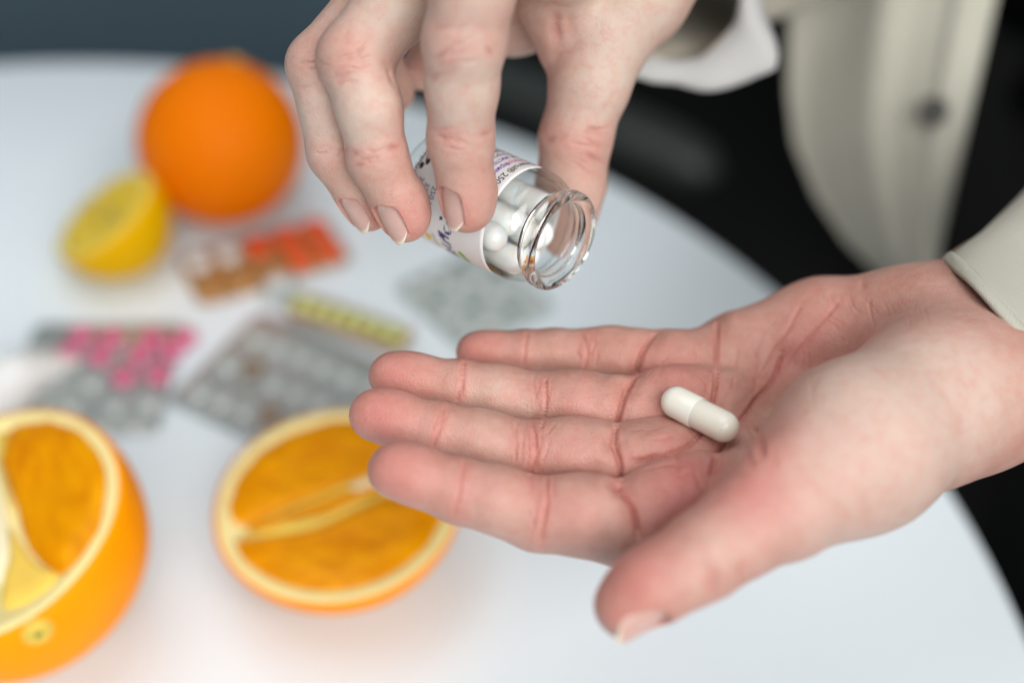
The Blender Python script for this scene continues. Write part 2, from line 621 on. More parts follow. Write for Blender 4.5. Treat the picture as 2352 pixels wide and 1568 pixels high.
def blob_poly(outline, z0, z1, inset=0.92, seed=0, sub=3):
    """a plump piece of flesh: outline swept up to a domed top"""
    pts = np.array(smooth_line(list(outline) + [outline[0]]))[:-1]
    c = pts.mean(0)
    bm = bmesh.new()
    rows = []
    r2 = np.random.RandomState(seed)
    jit = 1 + 0.012 * r2.randn(len(pts))
    for s, z in ((1.0, z0), (1.0, z0 + (z1 - z0) * 0.55), (0.985, z0 + (z1 - z0) * 0.85), (inset, z1), (0.6, z1 + (z1 - z0) * 0.1), (0.3, z1 + (z1 - z0) * 0.05)):
        rows.append([bm.verts.new((c[0] + (p[0] - c[0]) * s * (j if s > 0.9 else 1), c[1] + (p[1] - c[1]) * s * (j if s > 0.9 else 1), z)) for p, j in zip(pts, jit)])
    n = len(pts)
    for a, b in zip(rows[:-1], rows[1:]):
        for i in range(n):
            j = (i + 1) % n
            bm.faces.new((a[i], a[j], b[j], b[i]))
    bm.faces.new(rows[-1])
    bm.faces.new(rows[0][::-1])
    bmesh.ops.recalc_face_normals(bm, faces=bm.faces)
    return bm


def half_orange(name, loc, rot, R, c, label, segs, peel, pith, flesh, core=None, membr=(), seed=1, group=None, cat='orange', stretch=(1, 1, 1), peel_t=0.0022):
    root = tag(empty(name, loc, rot), label, cat, group)
    bm, rimv = citrus_mesh(R, c, 0.008, seed, stretch)
    # rim lip: the coloured zest is a thin ring round the cut
    fr = math.sqrt(R * R - c * c)
    n = len(rimv)
    k = (fr - peel_t * 0.6) / fr
    top = [v for v in bm.verts if abs(v.co.z - c * stretch[2]) < 1e-7]
    top.sort(key=lambda v: math.atan2(v.co.y, v.co.x))
    inn = [bm.verts.new((v.co.x * k, v.co.y * k, v.co.z + 0.0004)) for v in top]
    for i in range(n):
        j = (i + 1) % n
        bm.faces.new((top[i], top[j], inn[j], inn[i]))
    bmesh.ops.recalc_face_normals(bm, faces=bm.faces)
    obj('peel', bm, peel, root)
    # pith: cut disc with a slightly sunken middle
    b2 = bmesh.new()
    rings = []
    zc = c * stretch[2]
    ang = [math.atan2(v.y, v.x) for v in rimv]
    rr = [math.hypot(v.x, v.y) for v in rimv]
    for s, dz in ((k, 0.0004), (k * 0.985, 0.0007), (k * 0.90, 0.0004), (0.84, -0.0006), (0.4, -0.0010), (0.15, -0.0010)):
        rings.append([b2.verts.new((s * r * math.cos(a), s * r * math.sin(a), zc + dz)) for r, a in zip(rr, ang)])
    for a, b in zip(rings[:-1], rings[1:]):
        for i in range(n):
            j = (i + 1) % n
            b2.faces.new((a[i], a[j], b[j], b[i]))
    b2.faces.new(rings[-1])
    bmesh.ops.recalc_face_normals(b2, faces=b2.faces)
    if sum(f.normal.z for f in b2.faces) < 0:
        bmesh.ops.reverse_faces(b2, faces=b2.faces)
    obj('pith', b2, pith, root)
    for q, sg in enumerate(segs):
        o = obj('segment', blob_poly([(x * fr * 1.06 * stretch[0], y * fr * 1.06 * stretch[1]) for x, y in sg], zc - 0.004, zc + 0.0011, 0.93, seed * 10 + q), flesh, root)
    for q, sg in enumerate(membr):
        obj('membrane', blob_poly([(x * fr, y * fr) for x, y in sg], zc - 0.004, zc + 0.0008, 0.85, seed * 20 + q), M['membrane'], root)
    if core:
        obj('core', blob_poly([(x * fr, y * fr) for x, y in core], zc - 0.004, zc + 0.0013, 0.85, seed), M['core'], root)
    return root


# middle half orange, cut face up, smaller part of the fruit
fc = Vector(C2W([(776 - 1176) * KPX * 452, -(1163 - 784) * KPX * 452, 452]) / 1000)
R1, c1 = 0.0410, -0.0105
tilt = Matrix.Rotation(math.radians(3), 3, 'X') @ Matrix.Rotation(math.radians(-2), 3, 'Y')
cen = fc - tilt @ Vector((0, 0, c1))
cen.z = TABLE_Z + R1 + 0.0003
segs = [[(-0.83, -0.06), (-0.80, 0.25), (-0.62, 0.55), (-0.3, 0.76), (0.05, 0.83), (0.45, 0.70), (0.74, 0.40), (0.62, 0.33), (0.3, 0.25), (0.05, 0.13), (-0.2, 0.04), (-0.5, -0.12), (-0.72, -0.20)],
        [(-0.66, -0.24), (-0.4, -0.12), (-0.1, 0.02), (0.2, 0.15), (0.34, 0.12), (0.12, -0.02), (-0.1, -0.12), (-0.35, -0.22), (-0.55, -0.28)],
        [(-0.74, -0.36), (-0.45, -0.33), (-0.15, -0.26), (0.1, -0.12), (0.35, 0.02), (0.6, 0.12), (0.80, 0.14), (0.82, -0.12), (0.68, -0.45), (0.40, -0.71), (0.0, -0.82), (-0.4, -0.72), (-0.65, -0.53)]]
mem = [[(-0.70, -0.24), (-0.4, -0.07), (-0.1, 0.07), (0.2, 0.24), (0.5, 0.34), (0.5, 0.27), (0.2, 0.16), (-0.1, 0.02), (-0.4, -0.12), (-0.66, -0.26)],
       [(-0.74, -0.32), (-0.45, -0.28), (-0.15, -0.20), (0.1, -0.05), (0.4, 0.10), (0.62, 0.17), (0.6, 0.11), (0.35, 0.02), (0.1, -0.12), (-0.15, -0.26), (-0.45, -0.32)]]
ho1 = half_orange('half_orange', cen, tilt.to_euler(), R1, c1, 'orange half lying cut side up behind the open fingertips', segs, M['peel'], M['pith'], M['flesh'],
                  core=[(0.05, 0.12), (0.25, 0.24), (0.5, 0.32), (0.72, 0.33), (0.76, 0.22), (0.5, 0.19), (0.25, 0.13), (0.1, 0.06)], membr=mem, seed=3, group='cut orange halves')

# left half orange, larger part, tilted to the left and away
R2, c2 = 0.0423, 0.009
sc = Vector(C2W([(8 - 1176) * KPX * 424, -(1234 - 784) * KPX * 424, 424]) / 1000)
sc.z = TABLE_Z + R2 * 1.0 + 0.0003
nrm = Vector(CV([-0.20, 0.63, -0.74]))
xr = Vector(CV([0.30, -0.75, -0.2]))            # towards the stem button
xr = (xr - nrm * xr.dot(nrm)).normalized()
yr = nrm.cross(xr)
rot = Matrix((xr, yr, nrm)).transposed()
fl = 1.0 if yr.x > 0 else -1.0                  # +: the side turned to the picture's right


def flip(poly):
    return [(x, y * fl) for x, y in poly]


segs2 = [flip([(-0.78, 0.22), (-0.70, 0.48), (-0.42, 0.74), (0.0, 0.84), (0.42, 0.73), (0.66, 0.50), (0.52, 0.34), (0.28, 0.24), (0.0, 0.20), (-0.35, 0.14), (-0.6, 0.12)]),
         flip([(-0.80, -0.12), (-0.5, -0.10), (-0.1, -0.12), (0.3, -0.13), (0.72, -0.16), (0.70, -0.45), (0.42, -0.74), (0.0, -0.84), (-0.42, -0.74), (-0.72, -0.45)])]
ho2 = half_orange('half_orange', sc, rot.to_euler(), R2, c2, 'orange half with its green stem button showing, by the near left corner', segs2, M['peel'], M['pith'], M['flesh'],
                  core=flip([(-0.8, 0.06), (-0.3, 0.10), (0.05, 0.13), (0.35, 0.13), (0.55, 0.06), (0.5, -0.05), (0.3, -0.09), (0.0, -0.09), (-0.4, -0.08), (-0.8, -0.06)]),
                  membr=[flip([(0.10, 0.14), (0.32, 0.22), (0.54, 0.32), (0.70, 0.46), (0.80, 0.26), (0.78, 0.06), (0.58, 0.06), (0.36, 0.13)]),
                         flip([(-0.80, 0.10), (-0.55, 0.10), (-0.2, 0.145), (0.0, 0.185), (-0.35, 0.125), (-0.6, 0.115), (-0.78, 0.20)])], seed=5, group='cut orange halves')
# stem button on the rind, where the photo shows it
sd = Vector(ray(86, 1449))
oc = Vector((0, 0, TABLE_Z + CAM_H)) - sc
bq = oc.dot(sd)
tq = -bq - math.sqrt(max(0, bq * bq - oc.dot(oc) + (R2 * 1.0) ** 2))
sp = oc + sd * tq
sn = sp.normalized()
q = sn.to_track_quat('Z', 'Y').to_matrix()
stem = obj('stem_button', lathe([(0, 0.0012), (0.0012, 0.0014), (0.0026, 0.0018), (0.0038, 0.0012), (0.0046, 0.0002), (0.0048, -0.001)], 20), M['stem'], ho2)
M_loc = rot.inverted() @ q
stem.matrix_local = Matrix.Translation(rot.inverted() @ sp) @ M_loc.to_4x4()
sc2 = obj('stem_scar', lathe([(0, 0.0021), (0.0007, 0.0020), (0.0011, 0.0014), (0.0012, 0.001)], 16), M['stem_dark'], stem)

# whole orange
ow = Vector(C2W([(505 - 1176) * KPX * 592, -(316 - 784) * KPX * 592, 592]) / 1000)
Ro = 0.0347
ow.z = TABLE_Z + Ro * 0.985 + 0.0002
wo = tag(empty('whole_orange', ow), 'whole orange standing behind the cut lemon', 'orange')
bm, _ = citrus_mesh(Ro, Ro, 0.006, 9, (1, 1, 0.985), 72, 48)
bmesh.ops.remove_doubles(bm, verts=bm.verts, dist=1e-6)
obj('peel', bm, M['peel_deep'], wo)
st = obj('stem_button', lathe([(0, 0.001), (0.0018, 0.0012), (0.003, 0.0008), (0.0035, -0.0006)], 16), M['stem'], wo)
d = Vector((0.2, 0.55, 0.8)).normalized()
st.location = d * (Ro * 0.99)
st.rotation_euler = d.to_track_quat('Z', 'Y').to_euler()

# lemon half leaning on its side against the orange
lm = Vector(C2W([(250 - 1176) * KPX * 575, -(522 - 784) * KPX * 575, 575]) / 1000)
Rl = 0.0245
ln_ = Vector(CV([-0.52, 0.62, -0.60]))
lx = Vector((0, 0, 1)).cross(ln_).normalized()
lrot = Matrix((lx, ln_.cross(lx), ln_)).transposed()
lm.z = TABLE_Z + Rl * 1.0 + 0.0004
lsegs = []
for k in range(9):
    a0, a1 = 2 * math.pi * (k + 0.07) / 9, 2 * math.pi * (k + 0.93) / 9
    am = (a0 + a1) / 2
    lsegs.append([(0.10 * math.cos(am), 0.10 * math.sin(am)), (0.5 * math.cos(a0), 0.5 * math.sin(a0)), (0.76 * math.cos(a0 + 0.03), 0.76 * math.sin(a0 + 0.03)), (0.80 * math.cos(am), 0.80 * math.sin(am)),
                  (0.76 * math.cos(a1 - 0.03), 0.76 * math.sin(a1 - 0.03)), (0.5 * math.cos(a1), 0.5 * math.sin(a1))])
half_orange('half_lemon', lm, lrot.to_euler(), Rl, 0.001, 'half lemon showing its pale yellow cut face beside the whole orange', lsegs, M['lemon_peel'], M['lemon_pith'], M['lemon_flesh'], seed=8, cat='lemon', stretch=(1, 1, 1.12), peel_t=0.0016)

# ------------------------------------------------------------------ blister packs


def pack_root(name, corners, label, group='blister packs on the table', lift=0.0, mm=False):
    """corners (photo px): far-left, far-right, near-right, near-left -> root empty, size, all on the table"""
    w = [Vector((c[0] / 1000, c[1] / 1000, TABLE_Z)) if mm else T(*c) for c in corners]
    cen = sum(w, Vector()) / 4
    ux = ((w[1] - w[0]) + (w[2] - w[3]))
    sx = ux.length / 2
    uy = ((w[0] - w[3]) + (w[1] - w[2]))
    ang = math.atan2(ux.y, ux.x)
    ux.normalize()
    uy2 = Vector((-ux.y, ux.x, 0))
    sy = abs(uy.dot(uy2)) / 2
    root = tag(empty(name, (cen.x, cen.y, TABLE_Z + lift), (0, 0, ang)), label, 'blister pack', group)
    return root, sx, sy


def card(sx, sy, th, r=0.004, warp=0.0006, seed=0):
    """thin foil card with rounded corners and a slight warp"""
    bm = bmesh.new()
    nx, ny = 24, 16
    r2 = np.random.RandomState(seed)
    ph = r2.rand(4) * 6

    def zz(x, y):
        return warp * (1 + math.sin(x * 90 + ph[0]) * math.cos(y * 70 + ph[1]))
    gs = []
    for lay in (0, 1):
        g = []
        for j in range(ny + 1):
            row = []
            for i in range(nx + 1):
                u, v = i / nx * 2 - 1, j / ny * 2 - 1
                x, y = u * sx / 2, v * sy / 2
                cx, cy = abs(x) - (sx / 2 - r), abs(y) - (sy / 2 - r)
                if cx > 0 and cy > 0:
                    l = max(cx, cy) / math.hypot(cx, cy)
                    x = math.copysign(sx / 2 - r + cx * l, x)
                    y = math.copysign(sy / 2 - r + cy * l, y)
                row.append(bm.verts.new((x, y, 0.0006 + zz(x, y) + lay * th)))
            g.append(row)
        gs.append(g)
    for lay, g in enumerate(gs):
        for j in range(ny):
            for i in range(nx):
                q = (g[j][i], g[j][i + 1], g[j + 1][i + 1], g[j + 1][i])
                bm.faces.new(q if lay else q[::-1])
    b, t = gs
    rim = [(0, i) for i in range(nx)] + [(j, nx) for j in range(ny)] + [(ny, i) for i in range(nx, 0, -1)] + [(j, 0) for j in range(ny, 0, -1)]
    for k in range(len(rim)):
        j0, i0 = rim[k]
        j1, i1 = rim[(k + 1) % len(rim)]
        bm.faces.new((b[j0][i0], b[j1][i1], t[j1][i1], t[j0][i0]))
    bmesh.ops.recalc_face_normals(bm, faces=bm.faces)
    return bm


def dome_mesh(a, b, h, crush=0.0, seed=0):
    """closed pocket, a x b half sizes"""
    bm = lathe([(1.12, 0.0), (1.0, 0.02), (0.97, 0.5), (0.88, 0.82), (0.6, 0.97), (0, 1.0)], 24)
    r2 = np.random.RandomState(seed)
    for v in bm.verts:
        z = v.co.z
        if crush and z > 0.3:
            z = z * (1 - crush * (0.5 + 0.5 * r2.rand()))
        v.co = Vector((v.co.x * a, v.co.y * b, z * h))
    m = bpy.data.meshes.new('pocket')
    bm.to_mesh(m)
    bm.free()
    return m


def pill_mesh(a, b, h):
    bm = lathe([(0, -1), (0.7, -0.92), (0.93, -0.6), (1, -0.35), (1, 0.35), (0.93, 0.6), (0.7, 0.92), (0, 1)], 20)
    for v in bm.verts:
        v.co = Vector((v.co.x * a, v.co.y * b, v.co.z * h))
    m = bpy.data.meshes.new('tablet')
    bm.to_mesh(m)
    bm.free()
    return m


def fill(root, spots, pa, pb, ph, pill_mat, pocket_mat, crushed_mat, zb=0.0014):
    """spots: (x, y, full)"""
    dm = dome_mesh(pa, pb, ph)
    dm.materials.append(pocket_mat)
    dc = dome_mesh(pa, pb, ph * 0.8, 0.55, 4)
    dc.materials.append(crushed_mat)
    pm = pill_mesh(pa * 0.9, pb * 0.9, ph * 0.38)
    pm.materials.append(pill_mat)
    for x, y, full in spots:
        p = obj('pocket', dm if full else dc, None, root)
        p.location = (x, y, zb)
        if full:
            t = obj('tablet', pm, None, p)
            t.location = (0, 0, ph * 0.42)


# tan pack with orange tablets
r, sx, sy = pack_root('blister_pack', [(405, 602), (742, 508), (818, 602), (462, 712)], 'tan blister pack with orange tablets in its right half')
obj('foil', card(sx, sy, 0.0004, seed=1), M['foil_tan'], r)
sp = []
for i in range(5):
    for j in range(2):
        x = (i - 2) * sx * 0.195
        y = (j - 0.5) * sy * 0.47
        full = i >= 2 and not (i == 2 and j == 0)
        sp.append((x, y, full))
white_at = [q for q in sp if not q[2] and q[1] > 0 and q[0] < 0]
fill(r, [q for q in sp if q not in white_at], 0.0056, 0.0074, 0.0050, M['pill_orange'], M['plastic'], M['foil_tan'])
fill(r, [(x, y, True) for x, y, _ in white_at], 0.0050, 0.0056, 0.0048, M['pill_white'], M['plastic'], M['foil_tan'])

# pink tablets
r, sx, sy = pack_root('blister_pack', [(130, 748), (462, 752), (330, 1000), (-60, 1000)], 'silver blister pack with round pink tablets and empty pockets')
obj('foil', card(sx, sy, 0.0004, seed=2), M['foil'], r)
grid = [[(188, 770), (258, 775), (348, 775), (425, 775)], [(155, 812), (230, 817), (320, 815), (392, 807)], [(122, 867), (205, 870), (285, 865), (363, 860)],
        [(88, 907), (160, 920), (260, 922), (338, 915)], [(43, 960), (128, 962), (228, 970), (300, 965)]]
inv = Matrix.Rotation(-r.rotation_euler.z, 3, 'Z')
sp = []
for j, row in enumerate(grid):
    for i, (px, py) in enumerate(row):
        l = inv @ (T(px, py, 0.003) - r.location)
        sp.append((l.x, l.y, j < 2 or (j == 2 and i >= 2)))
fill(r, sp, 0.0052, 0.0050, 0.0042, M['pill_pink'], M['plastic'], M['plastic_silver'])

# wide clear pack in the middle
r, sx, sy = pack_root('blister_pack', [(-100, 427), (-41, 393), (-69, 342), (-128, 376)], 'wide silver grey blister pack behind the cut orange', mm=True)
obj('foil', card(sx, sy, 0.0004, seed=3), M['foil'], r)
sp = []
for i in range(6):
    for j in range(3):
        sp.append(((i - 2.5) * sx * 0.155, (j - 1) * sy * 0.29, (i * 5 + j * 3) % 7 == 1))
fill(r, sp, 0.0042, 0.0056, 0.0040, M['pill_brown'], M['plastic'], M['plastic_silver'])

# narrow strip of pale yellow tablets, resting on the wide pack's far edge
r, sx, sy = pack_root('blister_pack', [(684, 694), (950, 782), (930, 834), (658, 748)], 'narrow blister strip with one row of pale yellow tablets', lift=0.0046)
r.rotation_euler.x = math.radians(0)
obj('foil', card(sx, sy, 0.0004, seed=4, r=0.003), M['foil_tan'], r)
sp = [((i - 3) * sx * 0.136, -sy * 0.06, True) for i in range(7)]
fill(r, sp, 0.0034, 0.0046, 0.0046, M['pill_yellow'], M['plastic'], M['plastic_silver'])

# pale pack with white tablets
r, sx, sy = pack_root('blister_pack', [(1096, 578), (1285, 700), (1064, 825), (915, 662)], 'pale silver blister pack with white tablets under the glass bottle')
obj('foil', card(sx, sy, 0.0004, seed=5), M['foil_pale'], r)
sp = []
for i in range(4):
    for j in range(4):
        sp.append(((i - 1.5) * sx * 0.235, (j - 1.5) * sy * 0.235, (i + 2 * j) % 3 != 1))
fill(r, sp, 0.0036, 0.0036, 0.0038, M['pill_white'], M['plastic'], M['plastic_silver'])

# lone empty foil pocket near the tan pack, glint painted as white disc
r, sx, sy = pack_root('blister_pack', [(600, 640), (668, 632), (690, 690), (612, 700)], 'single cut-off blister pocket with its glint painted as a white disc, in front of the tan pack')
obj('foil', card(sx, sy, 0.0004, r=0.003, seed=6), M['foil_pale'], r)
fill(r, [(0, 0, True)], 0.0052, 0.0052, 0.0048, M['pill_white'], M['plastic'], M['plastic_silver'])

# white tube at the left edge of the picture
ta, tb = T(112, 770, 0.011), T(-60, 985, 0.011)
dirv = (tb - ta)
L = dirv.length + 0.05
dirv.normalize()
tube = tag(empty('white_tube', (ta.x, ta.y, TABLE_Z)), 'plain white plastic tube lying at the left beside the pink tablets', 'tube')
bm = bmesh.new()
rows = []
for k in range(25):
    s = k / 24
    flat = max(0.0, (0.3 - s) / 0.3)
    w = 0.0105 * (1 + 0.25 * flat)
    h = 0.0105 * (1 - 0.9 * flat ** 1.2)
    rows.append([bm.verts.new((w * math.cos(a), s * L * 0.8, 0.0107 * (1 - 0.85 * flat) + h * math.sin(a) + 0.0004)) for a in [2 * math.pi * i / 28 for i in range(28)]])
for a, b in zip(rows[:-1], rows[1:]):
    for i in range(28):
        bm.faces.new((a[i], a[(i + 1) % 28], b[(i + 1) % 28], b[i]))
bm.faces.new(rows[0])
bm.faces.new(rows[-1][::-1])
bmesh.ops.recalc_face_normals(bm, faces=bm.faces)
obj('tube_body', bm, M['white_plastic'], tube)
cp = obj('cap', lathe([(0, 0), (0.0095, 0), (0.0095, 0.0005), (0.0098, 0.017), (0.0090, 0.019), (0, 0.019)], 32), M['white_plastic'], tube)
cp.location = (0, L * 0.8 + 0.0004, 0.0107)
cp.rotation_euler = (-math.pi / 2, 0, 0)
tube.rotation_euler.z = math.atan2(dirv.y, dirv.x) - math.pi / 2

# ------------------------------------------------------------------ hands: one continuous skin surface each, from a smooth blend of tapered limbs
VOX = 0.58   # mm


class Field:
    def __init__(self, lo, hi):
        self.lo = np.floor(np.asarray(lo, float) / VOX) * VOX
        self.n = np.ceil((np.asarray(hi, float) - self.lo) / VOX).astype(int) + 1
        self.F = np.full(self.n, 50.0, np.float32)
        self.box = None

    def like(self):
        o = Field.__new__(Field)
        o.lo, o.n = self.lo, self.n
        o.F = np.full(self.n, 50.0, np.float32)
        o.box = None
        return o

    def sub(self, lo, hi):
        a = np.clip(np.floor((lo - self.lo) / VOX).astype(int), 0, self.n)
        b = np.clip(np.ceil((hi - self.lo) / VOX).astype(int) + 1, 0, self.n)
        sl = tuple(slice(i, j) for i, j in zip(a, b))
        g = [(self.lo[k] + VOX * np.arange(a[k], b[k])).astype(np.float32) for k in range(3)]
        return sl, g[0][:, None, None], g[1][None, :, None], g[2][None, None, :]

    def put(self, sl, d, k):
        if sl[0].start is not None:
            b = [(q.start, q.stop) for q in sl]
            self.box = b if self.box is None else [(min(p[0], q[0]), max(p[1], q[1])) for p, q in zip(self.box, b)]
        F = self.F[sl]
        if k > 0:
            h = np.maximum(k - np.abs(F - d), 0) / k
            self.F[sl] = np.minimum(F, d) - h * h * k * 0.25
        else:
            self.F[sl] = np.minimum(F, d)

    def cone(self, a, b, ra, rb, k=2.0):
        a, b = np.asarray(a, float), np.asarray(b, float)
        mg = max(k, 8) + 2
        r = max(ra, rb) + mg
        sl, X, Y, Z = self.sub(np.minimum(a, b) - r, np.maximum(a, b) + r)
        ab = b - a
        L2 = ab @ ab
        t = ((X - a[0]) * ab[0] + (Y - a[1]) * ab[1] + (Z - a[2]) * ab[2]) / L2
        t = np.clip(t, 0, 1)
        d = np.sqrt((X - a[0] - t * ab[0]) ** 2 + (Y - a[1] - t * ab[1]) ** 2 + (Z - a[2] - t * ab[2]) ** 2)
        d -= ra + (rb - ra) * t
        self.put(sl, d.astype(np.float32), k)

    def ell(self, c, axes, radii, k=3.0):
        """ellipsoid; axes = 3 orthonormal rows"""
        c = np.asarray(c, float)
        r = max(radii) + max(k, 8) + 2
        sl, X, Y, Z = self.sub(c - r, c + r)
        k0 = 0
        k1 = 0
        for ax, rr in zip(axes, radii):
            u = (X - c[0]) * ax[0] + (Y - c[1]) * ax[1] + (Z - c[2]) * ax[2]
            k0 = k0 + (u / rr) ** 2
            k1 = k1 + (u / rr ** 2) ** 2
        k0 = np.sqrt(k0)
        d = k0 * (k0 - 1) / np.maximum(np.sqrt(k1), 1e-6)
        self.put(sl, d.astype(np.float32), k)

    def chain(self, pts, k=2.5):
        for (a, ra), (b, rb) in zip(pts[:-1], pts[1:]):
            self.cone(a, b, ra, rb, k)

    def merge(self, o, k):
        sl = tuple(slice(*b) for b in o.box)
        self.put(sl, o.F[sl], k)

    def mesh(self):
        F = self.F
        S = F < 0
        n = F.shape
        cs = [S[dx:n[0] - 1 + dx, dy:n[1] - 1 + dy, dz:n[2] - 1 + dz] for dx in (0, 1) for dy in (0, 1) for dz in (0, 1)]
        anyc = np.logical_or.reduce(cs)
        allc = np.logical_and.reduce(cs)
        act = anyc & ~allc
        I = np.argwhere(act)
        idx = np.full(act.shape, -1, np.int32)
        idx[act] = np.arange(len(I))
        corners = np.array([(dx, dy, dz) for dx in (0, 1) for dy in (0, 1) for dz in (0, 1)])
        V = np.stack([F[I[:, 0] + c[0], I[:, 1] + c[1], I[:, 2] + c[2]] for c in corners], 1)
        acc = np.zeros((len(I), 3))
        cnt = np.zeros(len(I))
        for i in range(8):
            for j in range(i + 1, 8):
                if np.abs(corners[i] - corners[j]).sum() != 1:
                    continue
                a, b = V[:, i], V[:, j]
                m = (a < 0) != (b < 0)
                t = np.where(m, a / np.where(m, a - b, 1), 0)
                p = corners[i] + t[:, None] * (corners[j] - corners[i])
                acc += p * m[:, None]
                cnt += m
        verts = (I + acc / cnt[:, None]) * VOX + self.lo
        faces = []
        for ax in range(3):
            o1, o2 = [k for k in range(3) if k != ax]
            s0 = [slice(1, -1)] * 3
            s1 = [slice(1, -1)] * 3
            s0[ax] = slice(0, n[ax] - 1)
            s1[ax] = slice(1, n[ax])
            A, B = S[tuple(s0)], S[tuple(s1)]
            E = np.argwhere(A != B)
            if not len(E):
                continue
            ins = A[E[:, 0], E[:, 1], E[:, 2]]
            base = E.copy()
            base[:, o1] += 1
            base[:, o2] += 1
            q = []
            for d1, d2 in ((0, 0), (-1, 0), (-1, -1), (0, -1)):
                c = base.copy()
                c[:, o1] += d1
                c[:, o2] += d2
                q.append(idx[c[:, 0], c[:, 1], c[:, 2]])
            q = np.stack(q, 1)
            flip = ins if ax != 1 else ~ins
            q[~flip] = q[~flip][:, ::-1]
            faces.append(q)
        return verts, np.concatenate(faces)


def vnormals(v, f):
    n = np.cross(v[f[:, 2]] - v[f[:, 0]], v[f[:, 3]] - v[f[:, 1]])
    out = np.zeros_like(v)
    for k in range(4):
        for c in range(3):
            out[:, c] += np.bincount(f[:, k], n[:, c], len(v))
    return out / np.maximum(np.linalg.norm(out, axis=1, keepdims=True), 1e-9)


def relax(v, f, it, lam=0.5):
    e = np.concatenate([f[:, [0, 1]], f[:, [1, 2]], f[:, [2, 3]], f[:, [3, 0]]])
    deg = np.bincount(e[:, 0], minlength=len(v)) + np.bincount(e[:, 1], minlength=len(v))
    for i in range(it):
        s = np.zeros_like(v)
        for c in range(3):
            s[:, c] = np.bincount(e[:, 0], v[e[:, 1], c], len(v)) + np.bincount(e[:, 1], v[e[:, 0], c], len(v))
        mean = s / np.maximum(deg, 1)[:, None]
        v = v + (lam if i % 2 == 0 else -lam * 1.04) * (mean - v)
    return v


